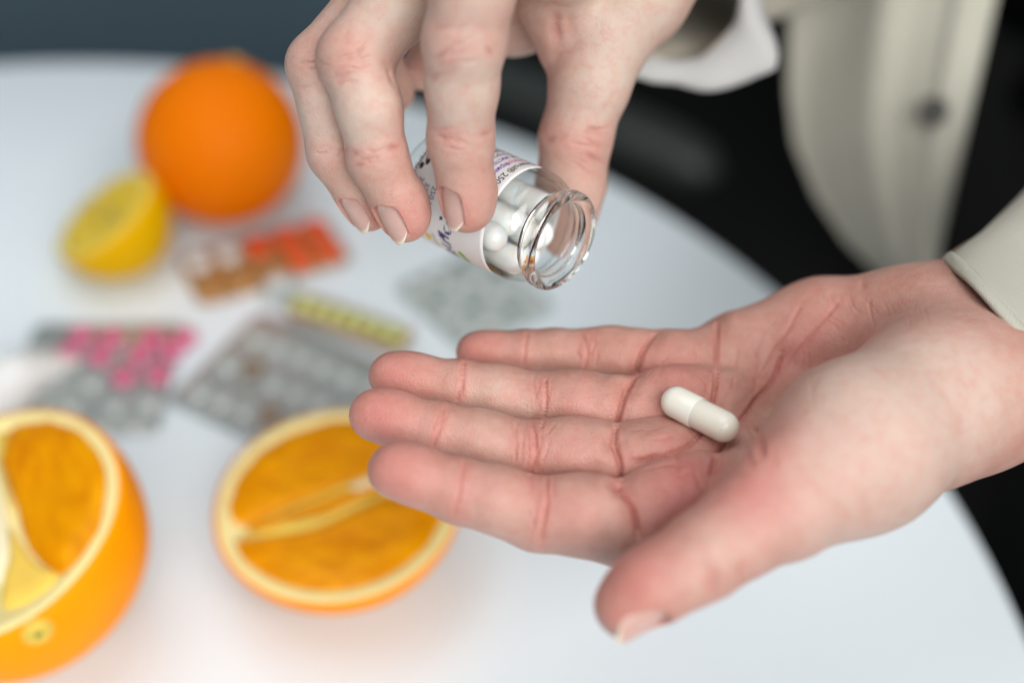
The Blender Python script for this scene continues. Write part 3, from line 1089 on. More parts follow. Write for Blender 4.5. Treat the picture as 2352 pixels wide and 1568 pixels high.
class Skin:
    def __init__(self, field):
        v, f = field.mesh()
        self.v = relax(v, f, 10)
        self.f = f
        self.n = vnormals(self.v, f)
        # outward check
        if np.mean(np.einsum('ij,ij->i', self.n, self.v - self.v.mean(0))) < 0:
            self.f = f[:, ::-1]
            self.n = -self.n
        self.tone = np.zeros((len(v), 3))
        self.disp = np.zeros(len(v))
        self.tree()

    def subdivide0(self):
        self.v = self.v + self.n * self.disp[:, None]
        self.tree()
        self.subdivide()

    def subdivide(self):
        """split every quad in four; new points stay on the surface"""
        f, nv = self.f, len(self.v)
        e = np.sort(np.concatenate([f[:, [0, 1]], f[:, [1, 2]], f[:, [2, 3]], f[:, [3, 0]]]), 1)
        key = e[:, 0].astype(np.int64) * nv + e[:, 1]
        uk, inv = np.unique(key, return_inverse=True)
        a, b = uk // nv, uk % nv
        inv = inv.reshape(4, len(f))
        fc = nv + len(uk) + np.arange(len(f))

        def ext(x):
            return np.concatenate([x, (x[a] + x[b]) / 2, x[f].mean(1)])
        self.v, self.tone = ext(self.v), ext(self.tone)
        m = [nv + inv[k] for k in range(4)]
        self.f = np.concatenate([np.stack([f[:, 0], m[0], fc, m[3]], 1), np.stack([m[0], f[:, 1], m[1], fc], 1),
                                 np.stack([fc, m[1], f[:, 2], m[2]], 1), np.stack([m[3], fc, m[2], f[:, 3]], 1)])
        self.v = relax(self.v, self.f, 4, 0.45)
        self.n = vnormals(self.v, self.f)
        self.disp = np.zeros(len(self.v))

    def tree(self):
        self.bvh = BVHTree.FromPolygons([tuple(p) for p in self.v.tolist()], [tuple(q) for q in self.f.tolist()])

    def hit(self, px, py):
        h = self.bvh.ray_cast(Vector(CAMW), Vector(ray(px, py)))
        return None if h[0] is None else np.array(h[0])

    def curve(self, pts, step=1.0):
        out = []
        for (x0, y0), (x1, y1) in zip(pts[:-1], pts[1:]):
            L = max(2, int(math.hypot(x1 - x0, y1 - y0) / 6))
            for i in range(L + 1):
                h = self.hit(x0 + (x1 - x0) * i / L, y0 + (y1 - y0) * i / L)
                if h is not None:
                    out.append(h)
        return np.array(out)

    def near(self, c, reach):
        lo, hi = c.min(0) - reach, c.max(0) + reach
        if getattr(self, 'xs', None) is None or len(self.xs) != len(self.v):
            self.ox = np.argsort(self.v[:, 0], kind='stable')
            self.xs = self.v[self.ox, 0]
        i0, i1 = np.searchsorted(self.xs, (lo[0] - 1, hi[0] + 1))
        k = self.ox[i0:i1]
        p = self.v[k]
        return k[(p[:, 1] > lo[1]) & (p[:, 1] < hi[1]) & (p[:, 2] > lo[2]) & (p[:, 2] < hi[2])]

    def dist(self, c, reach):
        i = self.near(c, reach)
        d = np.full(len(i), 1e9)
        for p in c:
            d = np.minimum(d, ((self.v[i] - p) ** 2).sum(1))
        return i, np.sqrt(d)

    def crease(self, pts, depth=0.9, width=0.9, puff=0.12, line=0.8, red=0.15, bulge=0.0, valley=0.0):
        pts = smooth_line(pts)
        jr = np.random.RandomState(int(pts[0][0] * 7 + pts[0][1]) % 100000)
        jj = np.cumsum(jr.randn(len(pts), 2), 0)
        jj = (jj - np.linspace(0, 1, len(pts))[:, None] * jj[-1]) * 0.8
        pts = [(q[0] + d[0], q[1] + d[1]) for q, d in zip(pts, jj)]
        c = self.curve(pts)
        if len(c) < 2:
            return
        i, d = self.dist(c, width * 6 + 1)
        # taper at both ends
        ends = np.minimum(np.linalg.norm(self.v[i] - c[0], axis=1), np.linalg.norm(self.v[i] - c[-1], axis=1))
        tp = np.clip(ends / (width * 3.0), 0.25, 1)
        self.disp[i] += tp * (-depth * np.exp(-(d / width) ** 2) + 0.35 * puff * depth * np.exp(-((d - 2.3 * width) / (1.2 * width)) ** 2))
        if bulge:
            k_, dk = self.dist(c, 9.0)
            self.disp[k_] += bulge * np.exp(-((dk - 4.0) / 2.0) ** 2)
            self.disp[k_] -= valley * np.exp(-(dk / 1.7) ** 2)
        self.tone[i, 2] = np.maximum(self.tone[i, 2], tp * line * np.exp(-(d / (0.75 * width)) ** 2))
        self.tone[i, 0] += red * tp * np.exp(-(d / (2.4 * width + 0.5)) ** 2)

    def spot(self, px, py, rad, red=0.0, pale=0.0, lift=0.0):
        h = self.hit(px, py)
        if h is None:
            return
        i, d = self.dist(h[None], rad * 2.2)
        g = np.exp(-(d / rad) ** 2)
        self.tone[i, 0] += red * g
        self.tone[i, 1] += pale * g
        self.disp[i] += lift * g

    def apply(self):
        self.v = self.v + self.n * self.disp[:, None]
        self.disp[:] = 0
        self.v = relax(self.v, self.f, 2, 0.45)
        self.n = vnormals(self.v, self.f)

    def build(self, name, parent, origin):
        v = (self.v - origin) / 1000.0
        me = bpy.data.meshes.new(name)
        me.vertices.add(len(v))
        me.vertices.foreach_set('co', v.ravel())
        nf = len(self.f)
        me.loops.add(nf * 4)
        me.loops.foreach_set('vertex_index', self.f.ravel().astype(np.int32))
        me.polygons.add(nf)
        me.polygons.foreach_set('loop_start', np.arange(nf, dtype=np.int32) * 4)
        me.polygons.foreach_set('loop_total', np.full(nf, 4, np.int32))
        me.update(calc_edges=True)
        me.validate()
        a = me.color_attributes.new('tone', 'FLOAT_COLOR', 'POINT')
        c = np.ones((len(v), 4))
        c[:, :3] = np.clip(self.tone, 0, 1)
        a.data.foreach_set('color', c.ravel())
        return obj(name, me, M['skin'], parent)


def frame(axis, up):
    a = axis / np.linalg.norm(axis)
    u = up - a * (up @ a)
    u /= np.linalg.norm(u)
    return a, u, np.cross(a, u)


def nail(skin, tipc, prev, dorsal, rad, length, width, fwd, parent, origin, free=0.09, height=None):
    """a curved plate set into the fingertip: the skin under it is pressed flat, the folds round it stay proud"""
    a, u, s = frame(np.asarray(tipc) - np.asarray(prev), np.asarray(dorsal))
    c0 = np.asarray(tipc) + a * fwd
    H = rad * 0.86 if height is None else height
    R = rad * 1.02

    def plate(x, y):
        """height of the plate over the finger axis"""
        t = x / length
        return H - (R - math.sqrt(max(0.05, R * R - min(abs(y), R * 0.97) ** 2))) - 0.05 * length * (max(0, t) * 1.6) ** 2 - 0.06 * length * (max(0, -t) * 1.6) ** 2

    def half_w(tu):
        w = width * 0.5 * (0.88 + 0.12 * math.sin(math.pi * min(1, tu * 1.25)))
        if tu < 0.25:
            w *= 0.55 + 0.45 * math.sqrt(tu / 0.25)
        return w
    # press the skin
    i = skin.near(c0[None], length)
    rel = skin.v[i] - c0
    x, y, h = rel @ a, rel @ s, rel @ u
    tu = x / length + 0.5
    hw = np.array([half_w(min(max(t, 0), 1)) for t in tu])
    cut = np.abs(y) / np.maximum(hw, 1e-3)
    x0 = -0.5 * length + 0.13 * length * cut ** 2
    w_in = np.clip((hw * 0.93 - np.abs(y)) / 0.5 + 0.3, 0, 1) * np.clip((x - x0 - 0.5) / 0.5 + 0.3, 0, 1)
    hp = np.array([plate(p, q) for p, q in zip(x, y)])
    dh = np.minimum(0, hp - 0.30 - h) * (h > 0) * w_in
    skin.v[i] += np.outer(dh, u)
    edge = np.minimum(np.abs(hw - np.abs(y)), 1e9)
    ring = np.exp(-((np.abs(y) - hw) / 0.8) ** 2) * (x > x0) * (h > 0) + np.exp(-((x - x0) / 0.8) ** 2) * (np.abs(y) < hw) * (h > 0)
    skin.tone[i, 0] += 0.25 * np.clip(ring, 0, 1)
    nu, nv = 26, 17
    V, F = [], []
    t = np.zeros((nu * nv, 4))
    t[:, 3] = 1
    for p in range(nu):
        tq = p / (nu - 1)
        for q in range(nv):
            tv = (q / (nv - 1)) * 2 - 1
            yy = tv * half_w(tq) * (1 - 0.16 * max(0, tq - 0.82) / 0.18)
            xx = (tq - 0.5) * length + tv ** 2 * (0.13 * length * max(0, 0.35 - tq) / 0.35) - tv ** 2 * (0.25 * length * max(0, tq - 0.5) / 0.5)
            V.append((c0 + a * xx + s * yy + u * (plate(xx, yy) - 0.45 * tv ** 6) - origin) / 1000)
            k = p * nv + q
            t[k, 0] = np.clip((tq - (1 - free)) / 0.03, 0, 1)
            t[k, 1] = 0.7 * np.clip(1 - ((tq / 0.20) ** 2 + (tv / 0.6) ** 2), 0, 1)
    for p in range(nu - 1):
        for q in range(nv - 1):
            F.append((p * nv + q, p * nv + q + 1, (p + 1) * nv + q + 1, (p + 1) * nv + q))
    me = pydata('fingernail', V, F)
    me.materials.append(M['nail'])
    at = me.color_attributes.new('tone', 'FLOAT_COLOR', 'POINT')
    at.data.foreach_set('color', t.ravel())
    o = obj('fingernail', me, None, parent)
    sm = o.modifiers.new('thickness', 'SOLIDIFY')
    sm.thickness = 0.0005
    sm.offset = -1
    return o


PALM = CV([0.0, 0.743, -0.669])


def finger(F, J, palmar, pads=True, k=2.2, padf=0.9):
    """J = list of (world mm, radius), from knuckle to fingertip"""
    F.chain(J, k)
    if not pads:
        return
    for n, ((a, ra), (b, rb)) in enumerate(zip(J[1:-1], J[2:])):
        last = n == len(J) - 3
        ax, u, s = frame(b - a, palmar)
        L = np.linalg.norm(b - a)
        r = 0.5 * (ra + rb)
        if last:
            F.ell(a + ax * L * 0.72 + u * r * 0.16, (ax, u, s), (L * 0.52, r * 0.97, r * 1.02), 2.0)
        else:
            if n == 0:
                F.ell(a + ax * L * 0.50 + u * r * 0.30, (ax, u, s), (L * 0.60, r * 0.97, r * 1.02), 2.4)
            else:
                F.ell(a + ax * L * 0.5 + u * r * 0.24, (ax, u, s), (L * 0.50, r * padf, r * 0.98), 1.6)


def left_hand(parent, origin):
    pts = [P(790, 1050, 10), P(1380, 1480, -60), P(2600, 400, 110), P(2600, 1100, 20), P(1400, 700, 50), P(800, 800, 20), P(2000, 1300, -60)]
    lo = np.min(pts, 0) - 14
    hi = np.max(pts, 0) + 14
    palm = Field(lo, hi)
    fg = palm.like()
    idx = [(P(1620, 1152, -12), 10.5), (P(1435, 1205, -15), 9.1), (P(1236, 1180, -16), 8.0), (P(1056, 1127, -17), 7.0), (P(908, 1080, -18), 6.1)]
    mid = [(P(1640, 1045, 3), 10.5), (P(1420, 1063, -1), 8.6), (P(1216, 1044, -1), 7.5), (P(1006, 992, -1), 6.7), (P(861, 953, -1), 6.0)]
    rng_ = [(P(1650, 935, 15), 10), (P(1420, 948, 11), 8.2), (P(1240, 926, 12), 7.1), (P(1060, 888, 12), 6.3), (P(900, 864, 12), 5.6)]
    lit = [(P(1650, 838, 28), 8.8), (P(1472, 826, 25), 7.0), (P(1343, 814, 25), 6.1), (P(1206, 808, 25), 5.3), (P(1090, 809, 25), 4.7)]
    for J in (lit, rng_, mid, idx):
        one = palm.like()
        finger(one, J, PALM)
        fg.merge(one, 0.7)
    # palm: four rays to the wrist
    w = {}
    palm.chain([(P(1625, 1150, -10), 10.5), (P(1850, 1085, 0), 11), (P(2120, 940, 8), 15)], 6)
    palm.chain([(P(1640, 1050, 6), 10.5), (P(1860, 1000, 20), 11), (P(2120, 890, 16), 15)], 6)
    palm.chain([(P(1655, 945, 19), 10), (P(1870, 915, 29), 11.5), (P(2120, 840, 22), 15)], 6)
    palm.chain([(P(1660, 838, 31), 9.8), (P(1870, 790, 33), 12), (P(2120, 790, 26), 15)], 6)
    # hypothenar edge
    palm.chain([(P(1700, 806, 31), 9.6), (P(1890, 768, 31), 13), (P(2060, 762, 24), 14), (P(2180, 768, 20), 15.5)], 6)
    # distal pads under the fingers
    for q, r in ((P(1560, 838, 24), 8.2), (P(1535, 930, 11), 7.6), (P(1520, 1050, -3), 7.4), (P(1540, 1150, -12), 8.4)):
        palm.ell(q, np.eye(3), (r + 1, r, r), 4)
    # thenar and thumb
    th = palm.like()
    th.chain([(P(2160, 905, -4), 18), (P(1965, 1028, -20), 17.8), (P(1795, 1150, -32), 12.8)], 7)
    th.cone(P(1870, 1060, -12), P(1730, 1115, -10), 12, 8, 6)
    palm.merge(th, 3.5)
    thumb = palm.like()
    thumb.chain([(P(1802, 1151, -33), 11.9), (P(1700, 1218, -37), 9.4), (P(1618, 1273, -40), 8.7), (P(1548, 1318, -42), 7.5), (P(1492, 1352, -43), 7.2), (P(1443, 1397, -43), 6.3)], 3)
    ax, u, s = frame(P(1447, 1392, -42) - P(1612, 1277, -40), CV([-0.6, 0.55, 0.1]))
    thumb.ell(P(1496, 1350, -42) + u * 1.4, (ax, u, s), (11.5, 6.6, 7.2), 3)
    palm.merge(thumb, 2.0)
    # wrist and forearm
    palm.chain([(P(2150, 925, -2), 17), (P(2260, 895, 4), 16), (P(2600, 690, 70), 19)], 10)
    palm.chain([(P(2150, 775, 20), 15.5), (P(2300, 700, 42), 16), (P(2560, 500, 95), 20)], 10)
    palm.chain([(P(2150, 850, 10), 17), (P(2280, 800, 26), 18), (P(2580, 600, 85), 22)], 8)
    palm.merge(fg, 3.0)
    S = Skin(palm)
    S.tone[:, 0] += 0.17
    S.tone[:, 1] += 0.06
    # skin colour; pale spots also paint the highlights on the heel
    for px, py, r, red in ((905, 1075, 10, .55), (862, 950, 10, .62), (900, 858, 9, .5), (1090, 800, 8, .55), (1440, 1340, 9, .5),
                           (1550, 850, 9, .45), (1540, 1120, 10, .35), (1600, 1060, 9, .3), (1320, 1200, 8, .28), (1320, 1060, 8, .22),
                           (1130, 1130, 7, .22), (1330, 925, 7, .22), (1560, 950, 9, .35), (1700, 1120, 10, .4), (1790, 1000, 8, .35), (1500, 1250, 9, .3), (1880, 760, 14, .25), (1560, 1180, 9, .35),
                           (1760, 1180, 10, .25), (1950, 1120, 14, .12)):
        S.spot(px, py, r, red=red)
    for px, py, r, pl in ((2060, 900, 18, .9), (2000, 1000, 16, .8), (2200, 900, 18, .9), (2120, 1050, 16, .8), (1930, 1130, 12, .5), (1660, 1270, 8, .5), (1900, 1200, 12, .5), (1130, 910, 7, .5), (1110, 1025, 7, .25), (1150, 1190, 8, .4), (2050, 1150, 14, .6),
                          (1340, 1250, 9, .35), (1720, 1230, 8, .4), (1600, 1330, 6, .35), (1230, 960, 4, 0.6)):
        S.spot(px, py, r, pale=pl)
    for px, py, r, lf in ((1556, 850, 7, 1.3), (1500, 955, 5, .8), (1512, 1092, 6, .9), (1575, 1150, 7, .9), (1500, 1010, 5, .5), (1640, 965, 9, -1.9), (1700, 900, 10, -1.4), (1760, 840, 10, -.9),
                          (1330, 1060, 5, .5), (1330, 930, 5, .5), (1340, 1200, 6, .6), (1420, 820, 4, .4), (1120, 1015, 5, .35), (1140, 1150, 5, .4), (1150, 905, 5, .35), (1790, 1020, 6, .9), (1715, 1090, 6, .7)):
        S.spot(px, py, r, lift=lf)
    S.subdivide0()
    C = S.crease
    # finger joints
    C([(1212, 760), (1207, 800), (1202, 845)], .42, .42, .2, .45, .25)
    C([(1334, 762), (1350, 806), (1340, 856)], .45, .42, .2, .45, .25)
    C([(1360, 764), (1352, 800)], .2, .3, .2, .3)
    C([(1502, 764), (1474, 816), (1460, 862), (1440, 894)], 1.6, 0.5, .2, .5, 0.3, 0.35, 0.6)
    C([(1068, 828), (1062, 882), (1046, 926)], .42, .42, .2, .45, .25)
    C([(1255, 866), (1252, 930), (1243, 986)], .5, .42, .2, .45, .3)
    C([(1224, 876), (1230, 912)], .2, .3, .2, .3)
    C([(1440, 892), (1422, 956), (1412, 1020)], 1.6, 0.5, .2, .5, 0.3, 0.35, 0.6)
    C([(1020, 934), (1016, 966), (994, 1028)], .42, .42, .2, .45, .25)
    C([(1184, 984), (1188, 1026), (1182, 1060)], .22, .3, .2, .3)
    C([(1228, 990), (1231, 1046), (1217, 1100)], .5, .42, .2, .45, .3)
    C([(1211, 990), (1214, 1040), (1205, 1080)], .18, .28, .2, .3)
    C([(1412, 1020), (1424, 1066), (1422, 1122)], 1.6, 0.5, .2, .5, 0.3, 0.35, 0.6)
    C([(1067, 1054), (1057, 1120), (1042, 1186)], .45, .42, .2, .45, .25)
    C([(1220, 1104), (1232, 1166), (1226, 1210)], .22, .3, .2, .3)
    C([(1254, 1098), (1257, 1146), (1243, 1248)], .5, .42, .2, .45, .3)
    C([(1422, 1122), (1456, 1172), (1466, 1230)], 1.6, 0.5, .2, .5, 0.3, 0.35, 0.6)
    # palm lines
    C([(1645, 726), (1646, 784), (1643, 846), (1636, 919), (1605, 996), (1558, 1034), (1495, 1049), (1453, 1061)], 1.2, .46, .4, .6, .25, .3, .5)
    C([(1795, 809), (1778, 866), (1733, 926), (1695, 974), (1663, 1014), (1643, 1046), (1633, 1090)], 1.2, .46, .4, .6, .25, .3, .5)
    C([(1735, 800), (1736, 850), (1733, 900)], .3, .6, .2, .4)
    C([(1743, 975), (1744, 1010), (1752, 1050)], .8, .7, .3, .55)
    C([(1490, 1012), (1532, 1006), (1556, 1000)], .3, .5, .2, .4)
    C([(1550, 1030), (1556, 1056), (1566, 1090)], .35, .6, .2, .4)
    C([(1840, 700), (1800, 770), (1770, 830), (1730, 880)], .4, .5, .2, .35, .15)
    C([(1930, 690), (1870, 760), (1830, 810), (1790, 860)], .4, .5, .2, .35, .15)
    C([(1700, 800), (1690, 850), (1676, 900)], .35, .45, .2, .3, .1)
    C([(1590, 1060), (1600, 1100), (1620, 1140)], .45, .5, .2, .35, .15)
    C([(1480, 1080), (1530, 1066), (1580, 1070)], .35, .45, .2, .3, .1)
    C([(1978, 636), (1982, 672)], .4, .8, .2, .3)
    C([(1880, 740), (1850, 790), (1815, 850)], .3, .7, .2, .35)
    # thumb joint
    C([(1640, 1362), (1632, 1330), (1612, 1306)], .5, .8, .2, .3, .2, .3)
    C([(1708, 1326), (1694, 1302), (1676, 1290)], .4, .9, .3, .4)
    wr = np.random.RandomState(11)

    def wrinkles(n, x0, y0, x1, y1, ang, ln, depth=.16, sp=14):
        for k in range(n):
            cx, cy = x0 + (x1 - x0) * wr.rand(), y0 + (y1 - y0) * wr.rand()
            a_ = math.radians(ang + wr.randn() * sp)
            l_ = ln * (0.5 + wr.rand())
            dx, dy = math.cos(a_) * l_ / 2, math.sin(a_) * l_ / 2
            bx, by = wr.randn() * 3, wr.randn() * 3
            C([(cx - dx, cy - dy), (cx + bx, cy + by), (cx + dx, cy + dy)], depth * (0.5 + wr.rand()), .26 + .1 * wr.rand(), .1, .18, .05)
    wrinkles(16, 1170, 985, 1260, 1100, 95, 60, .16, 10)
    wrinkles(12, 1215, 1095, 1285, 1250, 95, 70, .16, 10)
    wrinkles(10, 1205, 860, 1275, 985, 97, 55, .15, 10)
    wrinkles(8, 1320, 760, 1370, 850, 97, 40, .15, 10)
    wrinkles(6, 1000, 940, 1030, 1020, 100, 40, .13, 10)
    wrinkles(6, 1035, 1060, 1075, 1180, 100, 50, .13, 10)
    wrinkles(5, 1045, 830, 1075, 920, 100, 40, .13, 10)
    wrinkles(8, 1440, 970, 1600, 1060, 168, 60, .1, 14)
    wrinkles(16, 1660, 760, 1880, 930, 118, 90, .18, 16)
    wrinkles(10, 1560, 1040, 1680, 1130, 110, 60, .18, 25)
    wrinkles(12, 1470, 780, 1640, 960, 105, 55, .12, 25)
    wrinkles(8, 1700, 980, 1800, 1080, 80, 60, .22, 20)
    wrinkles(14, 1900, 680, 2150, 760, 60, 60, .14, 15)
    wrinkles(10, 2080, 800, 2220, 1050, 70, 70, .16, 15)
    wrinkles(10, 1600, 1280, 1720, 1345, 75, 50, .16, 10)
    S.apply()
    o_nail = nail(S, P(1443, 1397, -43), P(1560, 1314, -42), CV([0.44, -0.62, -0.65]), 7.0, 12.4, 10.8, -0.3, None, origin, free=0.08, height=5.4)
    S.apply()
    h = S.build('hand', parent, origin)
    h['label'] = 'open left hand, palm up, carrying one capsule'
    o_nail.parent = h
    return h, S


def right_hand(parent, origin):
    pts = [P(660, -300, -60), P(660, 560, 60), P(1760, -330, 110), P(1400, 600, 60), P(1000, 560, -40), P(1700, -400, -60)]
    lo = np.min(pts, 0) - 14
    hi = np.max(pts, 0) + 14
    palm = Field(lo, hi)
    fg = palm.like()
    idx = [(P(1150, -240, -34), 10.5), (P(1085, -20, -29), 8.9), (P(1066, 95, -24), 8.9), (P(1061, 200, -18), 7.9), (P(1058, 322, -11), 7.3), (P(1074, 474, -5), 6.1)]
    mid = [(P(1055, -140, -6), 10.5), (P(905, 15, -7), 8.8), (P(814, 133, -8), 8.3), (P(848, 250, -9), 7.3), (P(867, 362, -5), 6.8), (P(930, 498, 1), 6.0)]
    rin = [(P(1000, -130, 8), 10), (P(850, 20, 4), 8), (P(735, 150, 3), 7.7), (P(772, 350, 4), 6.6), (P(846, 477, 9), 5.7)]
    lit = [(P(1000, -60, 16), 9.5), (P(850, 60, 26), 7.2), (P(868, 150, 32), 6.0), (P(908, 214, 36), 5.0)]
    dors = CV([-0.6, 0.1, -0.75])
    for J in (lit, rin, mid, idx):
        one = palm.like()
        one.chain(J, 2.2)
        # fingertip pulp
        (a, ra), (b, rb) = J[-2], J[-1]
        ax, u, s = frame(b - a, -dors)
        L = np.linalg.norm(b - a)
        one.ell(a + ax * L * 0.78 + u * 1.0, (ax, u, s), (L * 0.46, rb * 1.08, rb * 1.05), 2.0)
        fg.merge(one, 0.8)
    # knuckle bumps
    palm.chain([(P(1150, -240, -34), 11), (P(1520, -330, 20), 15)], 6)
    palm.chain([(P(1055, -140, -6), 10.5), (P(1500, -280, 26), 15)], 6)
    palm.chain([(P(1000, -130, 8), 10), (P(1480, -230, 36), 15)], 6)
    palm.chain([(P(1000, -60, 16), 9.5), (P(1180, 20, 42), 11), (P(1300, -20, 48), 13), (P(1500, -160, 52), 16)], 6)
    palm.cone(P(968, 160, 44), P(1060, 40, 36), 5.5, 8, 4)
    th = palm.like()
    th.chain([(P(1560, -200, 42), 17), (P(1450, -20, 34), 14.5), (P(1385, 75, 28), 12.2), (P(1356, 190, 27), 9.6), (P(1322, 318, 30), 8.6), (P(1312, 420, 34), 8.2), (P(1296, 500, 37), 7.0)], 4)
    th.chain([(P(1276, 108, 28), 4.5), (P(1270, 10, 22), 7.5), (P(1300, -120, 4), 11)], 6)
    ax, u, s = frame(P(1296, 500, 37) - P(1322, 318, 30), CV([-0.8, 0, -0.3]))
    th.ell(P(1302, 470, 36), (ax, u, s), (14, 8, 8.3), 3)
    palm.merge(th, 4)
    palm.chain([(P(1540, -220, 40), 18), (P(1700, -330, 90), 21)], 8)
    palm.merge(fg, 3.0)
    S = Skin(palm)
    S.tone[:, 0] += 0.04
    S.tone[:, 1] += 0.38
    for px, py, r, red in ((1085, 500, 8, .55), (945, 520, 8, .6), (860, 510, 7, .55), (1060, 330, 7, .3), (1110, 430, 7, .4), (1030, 90, 8, .35), (800, 110, 8, .45), (712, 145, 8, .45),
                           (1250, 300, 9, .55), (1260, 200, 8, .4), (1270, 110, 9, .4), (1340, 330, 7, .3), (950, 470, 7, .45), (890, 370, 7, .3), (760, 340, 8, .3), (920, 220, 8, .4), (955, 160, 8, .4), (1330, 420, 9, .25), (905, 330, 6, .35), (1130, 60, 7, .3)):
        S.spot(px, py, r, red=red * 0.45)
    for px, py, r, pl in ((1060, 220, 9, .75), (845, 230, 8, .8), (900, 20, 10, .6), (750, 260, 8, .5), (1400, 60, 12, .3), (1500, 10, 10, .7), (1330, 200, 10, .45), (1080, 20, 9, .4), (840, 300, 7, .6), (1370, 30, 12, .5), (1420, 110, 12, .5), (1350, 240, 9, .5), (730, 230, 8, .4), (1060, 150, 9, .4), (1300, 420, 8, .3)):
        S.spot(px, py, r, pale=pl)
    S.subdivide()
    C = S.crease
    C([(985, 76), (1010, 66), (1040, 66)], .35, .7, .3, .45)
    C([(990, 140), (1020, 120), (1050, 106)], .4, .7, .3, .5)
    C([(985, 178), (1010, 170), (1030, 162)], .28, .7, .3, .35)
    C([(1108, 104), (1122, 118), (1136, 134)], .5, .7, .3, .5)
    C([(998, 308), (1018, 316), (1040, 322)], .35, .7, .3, .5)
    C([(1010, 330), (1030, 335)], .25, .6, .3, .4)
    C([(1100, 316), (1118, 308), (1132, 306)], .3, .6, .3, .4)
    C([(782, 136), (800, 134), (818, 124)], .35, .7, .3, .5)
    C([(786, 84), (796, 76), (808, 78)], .3, .7, .3, .4)
    C([(762, 180), (790, 172), (812, 166)], .28, .8, .3, .3)
    C([(800, 356), (815, 354), (828, 357)], .35, .6, .3, .5)
    C([(806, 382), (825, 378), (842, 371)], .35, .6, .3, .5)
    C([(884, 344), (905, 340), (924, 343)], .5, .7, .3, .6)
    C([(884, 152), (892, 162), (902, 190)], .8, .8, .3, .6)
    C([(1326, 312), (1360, 301), (1396, 306)], .4, .9, .3, .45)
    C([(1332, 330), (1362, 332), (1390, 344)], .35, .9, .3, .45)
    C([(1334, 352), (1356, 360), (1374, 384)], .35, .9, .3, .45)
    C([(1276, 20), (1277, 70), (1283, 124)], .9, 1.5, .3, .5)
    C([(1302, 20), (1310, 70), (1312, 110)], .6, 1.5, .3, .35)
    C([(1242, 315), (1262, 318), (1282, 312)], .5, .9, .3, .4)
    wr = np.random.RandomState(5)

    def wrinkles(n, x0, y0, x1, y1, ang, ln, depth=.16, sp=14):
        for k in range(n):
            cx, cy = x0 + (x1 - x0) * wr.rand(), y0 + (y1 - y0) * wr.rand()
            a_ = math.radians(ang + wr.randn() * sp)
            l_ = ln * (0.5 + wr.rand())
            dx, dy = math.cos(a_) * l_ / 2, math.sin(a_) * l_ / 2
            C([(cx - dx, cy - dy), (cx + wr.randn() * 3, cy + wr.randn() * 3), (cx + dx, cy + dy)], depth * (0.5 + wr.rand()), .28 + .1 * wr.rand(), .1, .18, .03)
    wrinkles(18, 985, 60, 1080, 200, -20, 50, .2)
    wrinkles(10, 1000, 295, 1060, 345, 8, 40, .18)
    wrinkles(16, 765, 90, 840, 200, -20, 45, .2)
    wrinkles(10, 800, 345, 870, 390, -12, 35, .18)
    wrinkles(14, 1325, 290, 1395, 390, 15, 50, .22)
    wrinkles(8, 690, 120, 740, 200, -10, 40, .18)
    wrinkles(8, 740, 330, 800, 370, -10, 35, .18)
    S.apply()
    nails = []
    nd = CV([-0.74, -0.10, -0.66])
    nails.append(nail(S, P(1074, 474, -5), P(1058, 322, -11), nd, 6.2, 11.6, 8.8, -1.0, None, origin))
    nails.append(nail(S, P(930, 498, 1), P(867, 362, -5), CV([-0.66, -0.25, -0.70]), 6.1, 11.6, 9.0, -1.0, None, origin))
    nails.append(nail(S, P(846, 477, 9), P(772, 350, 4), CV([-0.70, -0.25, -0.66]), 5.8, 10.8, 8.4, -0.9, None, origin))
    nails.append(nail(S, P(1296, 500, 37), P(1322, 318, 30), CV([0.72, -0.15, 0.62]), 7.4, 12.0, 10.6, 0.4, None, origin))
    S.apply()
    h = S.build('hand', parent, origin)
    h['label'] = 'right hand gripping the small glass bottle between fingers and thumb'
    for n in nails:
        n.parent = h
    return h, S

# ------------------------------------------------------------------ glass bottle with label, capsules
BZ = CV([0.74, -0.394, -0.545])
BX = CV([0.47, 0.88, 0.0])
BX = BX - BZ * (BX @ BZ)
BX /= np.linalg.norm(BX)
BY = np.cross(BZ, BX)
BH = 44.0
BR = 14.0
bbase = P(1297, 558, 6) - BZ * BH
bmat = Matrix((Vector(BX), Vector(BY), Vector(BZ))).transposed()
bottle = tag(empty('glass_bottle', Vector(bbase / 1000), bmat.to_euler()), 'small clear glass bottle of capsules tipped over by the upper hand', 'bottle')


def prof_curve(pts, n=6):
    return [(r / 1000, z / 1000) for r, z in smooth_line(pts)]


body = prof_curve([(0.0, 1.1), (6.0, 1.0), (10.6, 0.1), (12.4, 0.1), (13.5, 0.9), (14.0, 2.6), (14.0, 8), (14.0, 20), (14.0, 31.5), (13.75, 34.0), (12.9, 36.2), (11.7, 37.7), (11.0, 38.7)])
inner = prof_curve([(0.0, 2.9), (7.0, 3.0), (11.2, 3.8), (12.4, 5.6), (12.6, 8), (12.6, 20), (12.6, 31.2), (12.3, 33.2), (11.3, 35.4), (10.0, 37.1), (9.4, 38.4)])
obj('glass_body', lathe(body, 128), M['thin_glass'], bottle)
obj('glass_inner_wall', lathe(inner, 128), M['thin_glass'], bottle)
rim = prof_curve([(11.0, 38.75), (10.85, 39.8), (11.3, 40.3), (12.1, 40.55), (12.5, 41.3), (12.5, 42.6), (12.15, 43.5), (11.3, 43.95), (10.5, 43.9), (9.8, 43.3), (9.5, 42.2), (9.35, 40.5), (9.4, 38.75)])
obj('glass_neck', lathe(rim, 128, True), M['glass'], bottle)

# paper label wrapped round the body
LR = BR + 0.07
TH0, TH1 = math.radians(9), math.radians(318)
ZL0, ZL1 = 4.6, 30.6


def on_cyl(th, z, r=LR):
    return (r / 1000 * math.cos(th), r / 1000 * math.sin(th), z / 1000)


